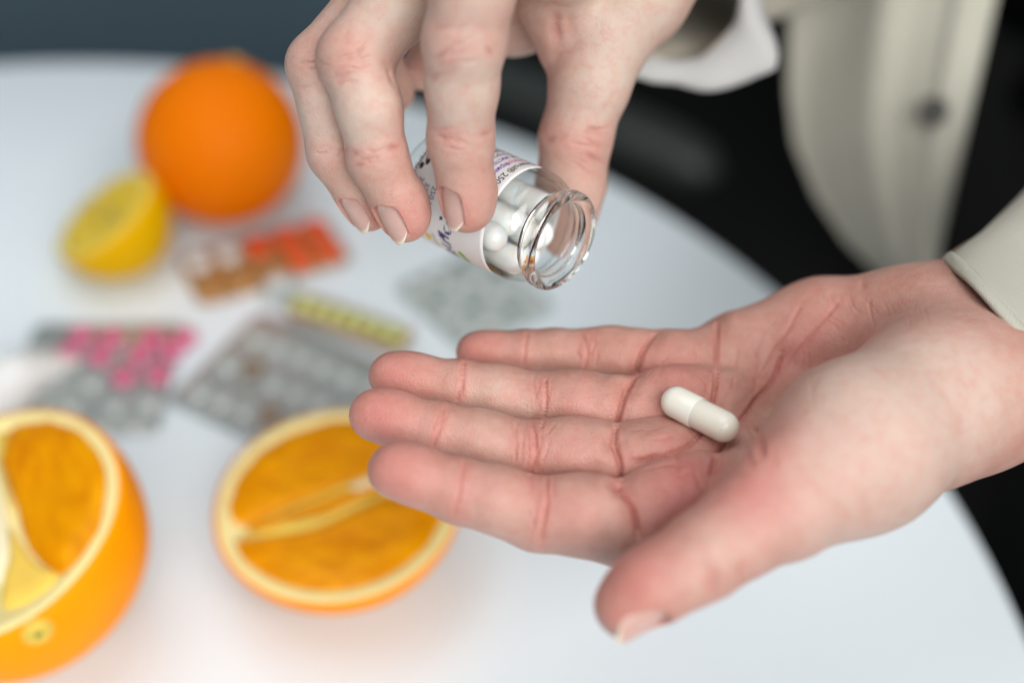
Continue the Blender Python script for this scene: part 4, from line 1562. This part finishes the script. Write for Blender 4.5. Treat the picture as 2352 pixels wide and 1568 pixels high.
bm = bmesh.new()
nt_, nz_ = 150, 22
g = []
for i in range(nt_ + 1):
    row = []
    for j in range(nz_ + 1):
        s = i / nt_
        v = j / nz_
        x = s * (TH1 - TH0) * BR
        W_ = (TH1 - TH0) * BR
        z = ZL0 + v * (ZL1 - ZL0)
        rc = 2.2
        ex = min(x, W_ - x)
        if ex < rc:
            cut = rc - math.sqrt(max(0, rc * rc - (rc - ex) ** 2))
            zc = (ZL0 + ZL1) / 2
            z = zc + (z - zc) * (1 - cut / ((ZL1 - ZL0) / 2))
        row.append(bm.verts.new(on_cyl(TH0 + s * (TH1 - TH0), z)))
    g.append(row)
for i in range(nt_):
    for j in range(nz_):
        bm.faces.new((g[i][j], g[i + 1][j], g[i + 1][j + 1], g[i][j + 1]))
label = obj('label', bm, M['paper'], bottle)
sm = label.modifiers.new('thickness', 'SOLIDIFY')
sm.thickness = 0.00005
sm.offset = -1


def wrap_text(body, size, th_deg, z, mat, shear=0.0, bold=0.0, sx=1.0, spacing=1.0):
    """flat print wrapped on the label; th_deg where the line starts, z its baseline (mm)"""
    cu = bpy.data.curves.new('lettering', 'FONT')
    cu.body = body
    cu.size = size / 0.72
    cu.shear = shear
    cu.offset = bold
    cu.space_character = spacing
    cu.resolution_u = 3
    cu.fill_mode = 'FRONT'
    tmp = bpy.data.objects.new('lettering', cu)
    COL.objects.link(tmp)
    dg = bpy.context.evaluated_depsgraph_get()
    me = bpy.data.meshes.new_from_object(tmp.evaluated_get(dg))
    bpy.data.objects.remove(tmp)
    bpy.data.curves.remove(cu)
    me.materials.clear()
    bm = bmesh.new()
    bm.from_mesh(me)
    for v in bm.verts:
        th = math.radians(th_deg) + v.co.x * sx / BR
        v.co = on_cyl(th, z + v.co.y, LR + 0.045)
    bm.to_mesh(me)
    bm.free()
    me.name = 'lettering'
    return obj('lettering', me, mat, label, False)


def wrap_shape(pts, mat, name='printed_mark'):
    bm = bmesh.new()
    vs = [bm.verts.new(on_cyl(math.radians(a), z, LR + 0.05)) for a, z in smooth_line(list(pts) + [pts[0]])[:-1]]
    bm.faces.new(vs)
    return obj(name, bm, mat, label, False)


def leaf(th, z, a, b, rot, mat):
    pts = []
    for k in range(14):
        t = 2 * math.pi * k / 14
        x, y = a * math.cos(t), b * math.sin(t) * (1 - 0.25 * math.cos(t))
        xr_, yr_ = x * math.cos(rot) - y * math.sin(rot), x * math.sin(rot) + y * math.cos(rot)
        pts.append((th + math.degrees(xr_ / BR), z + yr_))
    return wrap_shape(pts, mat)


wrap_text('Enterol® 250 mg', 1.8, 15, 27.1, M['ink_black'], bold=0.03)
wrap_text('Способ', 1.45, 15, 24.7, M['ink_magenta'], bold=0.03)
wrap_text('применения:', 1.45, 42, 24.7, M['ink_purple'], bold=0.03)
wrap_text('см. инструкцию', 1.45, 15, 22.4, M['ink_purple'], bold=0.03)
wrap_text('Без рецепта', 1.45, 15, 20.1, M['ink_navy'], bold=0.03)
wrap_text('Хранить при t', 1.45, 15, 17.8, M['ink_navy'], bold=0.03)
wrap_text('15 - 25 °C', 1.45, 15, 15.5, M['ink_navy'])
wrap_text('Энтерол', 4.3, 122, 15.8, M['ink_navy'], shear=0.25, bold=0.14)
wrap_text('250 мг', 1.6, 99, 12.0, M['ink_navy'])
wrap_text('32 капсулы', 1.5, 99, 9.6, M['ink_navy'])
wrap_text('2', 1.5, 96, 7.4, M['ink_navy'])
wrap_text('10 капсул', 1.0, 150, 12.8, M['ink_brown'])
wrap_text('серия 7 87 04 42', 1.1, 52, 4.2, M['ink_brown'])
wrap_text('ХК', 1.5, 68, 9.6, M['ink_brown'])
leaf(166, 21.9, 1.7, 1.0, 0.3, M['ink_green'])
leaf(176, 22.2, 1.9, 0.9, -0.3, M['ink_green'])
leaf(152, 9.6, 1.8, 1.0, 0.5, M['ink_yellow'])
leaf(160, 11.0, 1.5, 0.9, -0.4, M['ink_yellow'])
leaf(160, 8.0, 1.6, 0.9, 0.2, M['ink_yellow'])
leaf(76, 6.9, 1.9, 0.9, 0.2, M['ink_black'])
leaf(86, 6.1, 0.9, 0.6, 0.2, M['ink_black'])


def capsule_meshes(L, r, ra, cut):
    """two meshes (body, cap) along x; the cap sleeve is slightly wider"""
    def dome(rad, x0, x1, sgn):
        # profile in (radius, x): from the open end to the rounded tip
        p = []
        n = 10
        p.append((rad * 0.985, x0))
        p.append((rad, x0 + sgn * 0.15))
        p.append((rad, x1 - sgn * rad))
        for k in range(1, n + 1):
            a = math.pi / 2 * k / n
            p.append((rad * math.cos(a), x1 - sgn * rad + sgn * rad * math.sin(a)))
        return p
    out = []
    for p, n in ((dome(r, -0.5 + cut, L / 2, 1), 'capsule_body'), (dome(ra, cut, -L / 2, -1), 'capsule_cap')):
        bm = lathe([(max(0, a) / 1000 if a > 1e-6 else 0, b / 1000) for a, b in p], 48)
        # close the open end
        bmesh.ops.holes_fill(bm, edges=[e for e in bm.edges if len(e.link_faces) == 1])
        bmesh.ops.recalc_face_normals(bm, faces=bm.faces)
        bmesh.ops.rotate(bm, verts=bm.verts, cent=(0, 0, 0), matrix=Matrix.Rotation(math.pi / 2, 3, 'Y'))
        m = bpy.data.meshes.new(n)
        bm.to_mesh(m)
        bm.free()
        out.append(m)
    return out


# capsules inside the bottle
cb, cc = capsule_meshes(19.5, 3.35, 3.5, 0.0)
cb.materials.append(M['capsule_white'])
cc.materials.append(M['capsule_white'])
slots = []
for k, (rad, th, zc, tl) in enumerate([(8.8, 229, 25.0, 0.02), (8.9, 184, 26.8, -0.04), (8.8, 274, 24.2, 0.03), (8.9, 139, 23.0, 0.03), (2.4, 236, 27.6, 0.10), (8.7, 318, 22.6, 0.0), (3.4, 110, 22.2, -0.09), (8.6, 96, 15.5, 0.05)]):
    t = math.radians(th)
    slots.append((Vector((rad * math.cos(t), rad * math.sin(t), zc)) / 1000, tl, t))
for k, (c, tl, t) in enumerate(slots):
    w = bottle.matrix_basis
    wm = Matrix.Translation(Vector(bbase / 1000)) @ bmat.to_4x4()
    loc = wm @ c
    ax = (bmat @ Vector((tl * math.sin(t), tl * math.cos(t) * -1, 1))).normalized()
    rt = ax.to_track_quat('X', 'Z')
    e = tag(empty('capsule', loc, rt.to_euler()), 'off white capsule inside the tipped glass bottle', 'capsule', 'capsules inside the glass bottle')
    obj('capsule_body', cb, None, e)
    obj('capsule_cap', cc, None, e)

# ------------------------------------------------------------------ the person: hands, shirt, trousers
person = tag(empty('person', (0.32, 0.62, 0.0)), 'person in an open beige shirt over black, tipping a capsule bottle over the open palm', 'person')
PO = np.array([320.0, 620.0, 0.0])
lh, LS = left_hand(person, PO)
rh, RS = right_hand(person, PO)


def tube_mesh(centers, normals_a, normals_b, ra, rb, n=56, wav=0.0, seed=0, angfun=None):
    """lofted tube; world mm -> person frame m"""
    r2 = np.random.RandomState(seed)
    ph = r2.rand(8) * 6.28
    V, Fc = [], []
    m = len(centers)
    for k in range(m):
        for i in range(n):
            a = 2 * math.pi * i / n
            f = 1 + wav * (math.sin(3 * a + ph[0] + k * 0.35) + 0.7 * math.sin(5 * a + ph[1] - k * 0.5) + 0.5 * math.sin(2 * a + k * 0.8 + ph[2]))
            if angfun:
                f *= angfun(a, k)
            V.append((centers[k] + normals_a[k] * ra[k] * f * math.cos(a) + normals_b[k] * rb[k] * f * math.sin(a) - PO) / 1000)
    for k in range(m - 1):
        for i in range(n):
            j = (i + 1) % n
            Fc.append((k * n + i, k * n + j, (k + 1) * n + j, (k + 1) * n + i))
    return pydata('tube', V, Fc)


def solid(o, t, off=0):
    s = o.modifiers.new('thickness', 'SOLIDIFY')
    s.thickness = t
    s.offset = off
    return o


# sleeve and cuff of the near arm
ax = CV([0.6, 0.5, 0.6])
c0, c1_ = P(2352, 812, 16), P(2790, 450, 120)
ua = CV([0.64, -0.77, 0.0])
ub = CV([0.16, 0.13, 1.0])
ub = ub - ua * (ub @ ua)
ub /= np.linalg.norm(ub)
ts = [0, .012, .03, .08, .14, .2, .3, .4, .55, .7, .85, 1.0]
cen_ = [c0 + (c1_ - c0) * t for t in ts]
sl = obj('sleeve', tube_mesh(cen_, [ua] * 12, [ub] * 12, [28, 28.6, 28.4, 28.3, 28, 28.5, 30, 32, 35, 37, 40, 44], [26, 26.6, 26.4, 26.4, 26.5, 27, 29, 31, 34, 37, 40, 44], wav=0.03, seed=2), M['shirt'], person)
sl.data.name = 'sleeve'
solid(sl, 0.0013, 1)
sl['label'] = 'beige shirt sleeve over the wrist of the open hand'
hem = [c0 + (c1_ - c0) * t for t in (-0.003, 0.004, 0.018, 0.027)]
hm = obj('cuff_hem', tube_mesh(hem, [ua] * 4, [ub] * 4, [28.6, 29.7, 29.7, 29.1], [26.6, 27.7, 27.7, 27.1], wav=0.03, seed=2), M['shirt'], sl)
solid(hm, 0.0008, 1)
# stitched seam beside the hem
bm = bmesh.new()
for k in range(90):
    a = 2 * math.pi * k / 90
    e = []
    for da in (-0.022, 0.022):
        ph2 = np.random.RandomState(2).rand(8) * 6.28
        f = 1 + 0.03 * (math.sin(3 * (a + da) + ph2[0]) + 0.7 * math.sin(5 * (a + da) + ph2[1]) + 0.5 * math.sin(2 * (a + da) + ph2[2]))
        e.append(c0 + (c1_ - c0) * 0.021 + ua * 30.45 * f * math.cos(a + da) + ub * 28.45 * f * math.sin(a + da))
    w_ = (c1_ - c0) / np.linalg.norm(c1_ - c0) * 0.22
    up_ = e[0] - (c0 + (c1_ - c0) * 0.021)
    up_ = up_ / np.linalg.norm(up_) * 0.18
    vs = [bm.verts.new(Vector((q - PO) / 1000)) for q in (e[0] - w_, e[1] - w_, e[1] + w_, e[0] + w_, (e[0] + e[1]) / 2 - w_ * 0.5 + up_, (e[0] + e[1]) / 2 + w_ * 0.5 + up_)]
    bm.faces.new((vs[0], vs[1], vs[4]))
    bm.faces.new((vs[1], vs[2], vs[5], vs[4]))
    bm.faces.new((vs[2], vs[3], vs[5]))
    bm.faces.new((vs[3], vs[0], vs[4], vs[5]))
tag(obj('stitching', bm, M['shirt'], sl), kind='stuff')
# frayed threads along the hem: short fibres
bm = bmesh.new()
r2 = np.random.RandomState(3)
for k in range(420):
    a = r2.rand() * 2 * math.pi
    t = -0.003 + 0.03 * r2.rand() ** 2
    rad_dir = ua * math.cos(a) * 29.6 + ub * math.sin(a) * 27.6
    p = c0 + (c1_ - c0) * t + rad_dir * 1.03
    d = rad_dir / np.linalg.norm(rad_dir) + 0.7 * r2.randn(3)
    d = d / np.linalg.norm(d) * (0.5 + 0.9 * r2.rand())
    s = np.cross(d, r2.randn(3))
    s = s / np.linalg.norm(s) * 0.035
    tri = [bm.verts.new(Vector((q - PO) / 1000)) for q in (p - s, p + s, p + d)]
    bm.faces.new(tri)
tag(obj('loose_threads', bm, M['shirt'], sl), kind='stuff')

# turned-back cuff of the upper arm: wide, hanging open below the wrist
c0, c1_ = P(1500, -20, 84), P(1830, -300, 185)
ua = CV([1.0, 0.0, 0.0])
ub = CV([0.0, -1.0, 0.25])


def rad_in(a):
    d = math.degrees(a) % 360
    return float(np.interp(d, [0, 20, 56, 90, 140, 200, 270, 320, 360], [25, 25.5, 23.5, 19, 20, 24, 24, 25, 25]))


def rad_out(a):
    d = math.degrees(a) % 360
    return float(np.interp(d, [0, 8, 17, 24, 29, 36, 57, 75, 93, 140, 200, 270, 330, 360], [27.5, 28.5, 32, 40, 42.5, 39, 32.5, 26.5, 23, 23, 27, 27, 27, 27.5]))


V, Fc = [], []
nn = 96
rows_ = [(0.0, 0), (0.04, 0), (0.12, 0.05), (0.25, 0.15), (0.45, 0.4), (0.7, 0.7), (1.0, 1.0)]
for t, g_ in rows_:
    for i in range(nn):
        a = 2 * math.pi * i / nn
        r_ = rad_in(a) * (1 - g_) + 46 * g_ + 0.5 * math.sin(7 * a + 9 * t)
        V.append((c0 + (c1_ - c0) * t + ua * r_ * math.cos(a) + ub * r_ * math.sin(a) - PO) / 1000)
for k in range(len(rows_) - 1):
    for i in range(nn):
        j = (i + 1) % nn
        Fc.append((k * nn + i, k * nn + j, (k + 1) * nn + j, (k + 1) * nn + i))
sl2 = obj('sleeve', pydata('sleeve', V, Fc), M['shirt_inside'], person)
solid(sl2, 0.001, 1)
sl2['label'] = 'loose sleeve of the arm that holds the bottle'
# flared, turned-back cuff
V, Fc = [], []
rows_ = [(0.02, -0.04), (0.0, 0.02), (-0.012, 0.35), (-0.018, 0.75), (-0.012, 0.97), (0.0, 1.0), (0.03, 0.9), (0.08, 0.55)]
for t, g_ in rows_:
    for i in range(nn):
        a = 2 * math.pi * i / nn
        r_ = rad_in(a) + 0.6 + (rad_out(a) - rad_in(a)) * g_
        wob = 1.2 * math.sin(5 * a + 2) * g_ + 0.7 * math.sin(11 * a) * g_
        V.append((c0 + (c1_ - c0) * t + ax * wob + ua * r_ * math.cos(a) + ub * r_ * math.sin(a) - PO) / 1000)
for k in range(len(rows_) - 1):
    for i in range(nn):
        j = (i + 1) % nn
        Fc.append((k * nn + i, k * nn + j, (k + 1) * nn + j, (k + 1) * nn + i))
cf = obj('cuff', pydata('cuff', V, Fc), M['white_cotton'], sl2)
solid(cf, 0.0014, 0)
cf['label'] = 'pale turned-back cuff with a pointed corner'

# open shirt front: hanging panel with a curved tail, placket and button
def panel_pt(u, v):
    """u across (0 curved side .. 1 placket edge), v down (0 top .. 1 hem)"""
    left = np.interp(v, [0, .25, .45, .6, .75, .88, 1.0], [1815, 1812, 1808, 1822, 1872, 1942, 2040])
    right = np.interp(v, [0, 1], [2318, 2140])
    py = -150 + v * 800
    d = 205 + 6 * math.sin(u * 5.2 + 0.5) + 2 * math.sin(u * 11 + v * 2) + 26 * (1 - u) * (1 - u) - 10 * v
    d -= 4 * math.exp(-((u - 0.47) / 0.10) ** 2)
    return P(left + (right - left) * u, py, d)


nu_, nv_ = 40, 44
V, Fc = [], []
for j in range(nv_ + 1):
    for i in range(nu_ + 1):
        V.append((panel_pt(i / nu_, j / nv_) - PO) / 1000)
for j in range(nv_):
    for i in range(nu_):
        Fc.append((j * (nu_ + 1) + i, j * (nu_ + 1) + i + 1, (j + 1) * (nu_ + 1) + i + 1, (j + 1) * (nu_ + 1) + i))
sf = obj('shirt_front', pydata('shirt_front', V, Fc), M['shirt'], person)
solid(sf, 0.0012, 0)
sf['label'] = 'hanging beige shirt front with rounded tail'
# placket strip along the edge
V, Fc = [], []
for j in range(nv_ + 1):
    for i in range(7):
        u = 0.80 + 0.205 * i / 6
        q = panel_pt(u, j / nv_ * 0.995)
        tocam = CAMW - q
        V.append((q + tocam / np.linalg.norm(tocam) * 2.0 - PO) / 1000)
for j in range(nv_):
    for i in range(6):
        Fc.append((j * 7 + i, j * 7 + i + 1, (j + 1) * 7 + i + 1, (j + 1) * 7 + i))
pk = obj('placket', pydata('placket', V, Fc), M['shirt'], sf)
solid(pk, 0.0012, 0)
bpos = panel_pt(0.80, 0.507)
tocam = CAMW - bpos
bpos = bpos + tocam / np.linalg.norm(tocam) * 4.0
nb = Vector((panel_pt(0.9, 0.5) - panel_pt(0.7, 0.5))).cross(Vector(panel_pt(0.8, 0.6) - panel_pt(0.8, 0.4))).normalized()
if nb.dot(Vector(tocam)) < 0:
    nb = -nb
bt = obj('button', lathe([(0, 0.0008), (0.0016, 0.0006), (0.0030, 0.0012), (0.0046, 0.0016), (0.0054, 0.0010), (0.0054, -0.0006), (0, -0.0006)], 32), M['button'], sf)
bt.location = Vector((bpos - PO) / 1000)
bt.rotation_euler = nb.to_track_quat('Z', 'Y').to_euler()

# black top and trousers: lofted hips, two legs and a torso as one garment mesh each
def loft(rows, n=40):
    V, Fc = [], []
    for k, (cx, cy, z, a, b, rt) in enumerate(rows):
        for i in range(n):
            t = 2 * math.pi * i / n
            f = 1 + 0.02 * math.sin(4 * t + k) + 0.012 * math.sin(9 * t - k * 1.7)
            x, y = a * f * math.cos(t), b * f * math.sin(t)
            V.append((cx + x * math.cos(rt) - y * math.sin(rt), cy + x * math.sin(rt) + y * math.cos(rt), z))
    for k in range(len(rows) - 1):
        for i in range(n):
            j = (i + 1) % n
            Fc.append((k * n + i, k * n + j, (k + 1) * n + j, (k + 1) * n + i))
    Fc.append(tuple(range(n))[::-1])
    Fc.append(tuple((len(rows) - 1) * n + i for i in range(n)))
    return V, Fc


RT = math.radians(-38)
V1, F1 = loft([(0.10, 0.12, 0.70, .175, .115, RT), (0.10, 0.12, 0.80, .19, .125, RT), (0.10, 0.13, 0.92, .18, .12, RT), (0.10, 0.14, 1.05, .165, .11, RT), (0.10, 0.15, 1.2, .17, .11, RT), (0.10, 0.15, 1.34, .17, .10, RT), (0.10, 0.15, 1.42, .07, .06, RT)])
obj('black_top', pydata('black_top', V1, F1), M['black_cloth'], person)
cs, sn_ = math.cos(RT), math.sin(RT)
Va, Fa = loft([(0.10, 0.12, 0.86, .182, .120, RT), (0.10, 0.12, 0.78, .195, .128, RT), (0.10, 0.12, 0.66, .19, .12, RT)])
for sgn in (-1, 1):
    ox, oy = sgn * 0.095 * cs, sgn * 0.095 * sn_
    Vb, Fb = loft([(0.10 + ox, 0.12 + oy, 0.70, .098, .112, RT), (0.10 + ox, 0.12 + oy, 0.45, .078, .085, RT), (0.10 + ox, 0.12 + oy, 0.25, .066, .07, RT), (0.10 + ox, 0.12 + oy, 0.09, .058, .064, RT)])
    off = len(Va)
    Va = Va + Vb
    Fa = Fa + [tuple(i + off for i in f) for f in Fb]
obj('trousers', pydata('trousers', Va, Fa), M['black_cloth'], person)

# ------------------------------------------------------------------ capsule lying in the palm
def project(p):
    v = np.asarray(p) - CAMW
    x, y, z = v[0], v[1] * ST + v[2] * CT, v[1] * CT - v[2] * ST
    return x / z / KPX + 1176, 784 - y / z / KPX


RC = 3.8
ox = oy = 0.0
for it in range(5):
    # skin under the capsule, then raise it along the palm normal until it only touches
    hits = [LS.hit(1561 + 92 * t + ox, 926 + 48 * t + oy) for t in (0.0, 0.25, 0.5, 0.75, 1.0)]
    axc = hits[-1] - hits[0]
    axc = axc / np.linalg.norm(axc)
    pn = PALM - axc * (PALM @ axc)
    pn /= np.linalg.norm(pn)
    cenc = np.mean(hits, 0)
    rel = LS.v - cenc
    tt = rel @ axc
    sel = np.abs(tt) < 8.5
    perp = rel[sel] - np.outer(tt[sel], axc)
    hgt = perp @ pn
    lat = np.linalg.norm(perp - np.outer(hgt, pn), axis=1)
    nm = (lat < RC) & (hgt > -8)
    cenc = cenc + pn * np.percentile(hgt[nm] + np.sqrt(np.maximum(0, RC ** 2 - lat[nm] ** 2)), 88)
    qx, qy = project(cenc)
    ox += 0.8 * (1607 - qx)
    oy += 0.8 * (951 - qy)
m_b, m_c = capsule_meshes(20.6, 3.6, 3.78, -0.6)
m_b.materials.append(M['capsule'])
m_c.materials.append(M['capsule_cap'])
rt = Vector(axc).to_track_quat('X', 'Z')
cap = tag(empty('capsule', Vector(cenc / 1000), rt.to_euler()), 'single cream two-piece capsule lying in the open palm', 'capsule')
obj('capsule_body', m_b, None, cap)
obj('capsule_cap', m_c, None, cap)
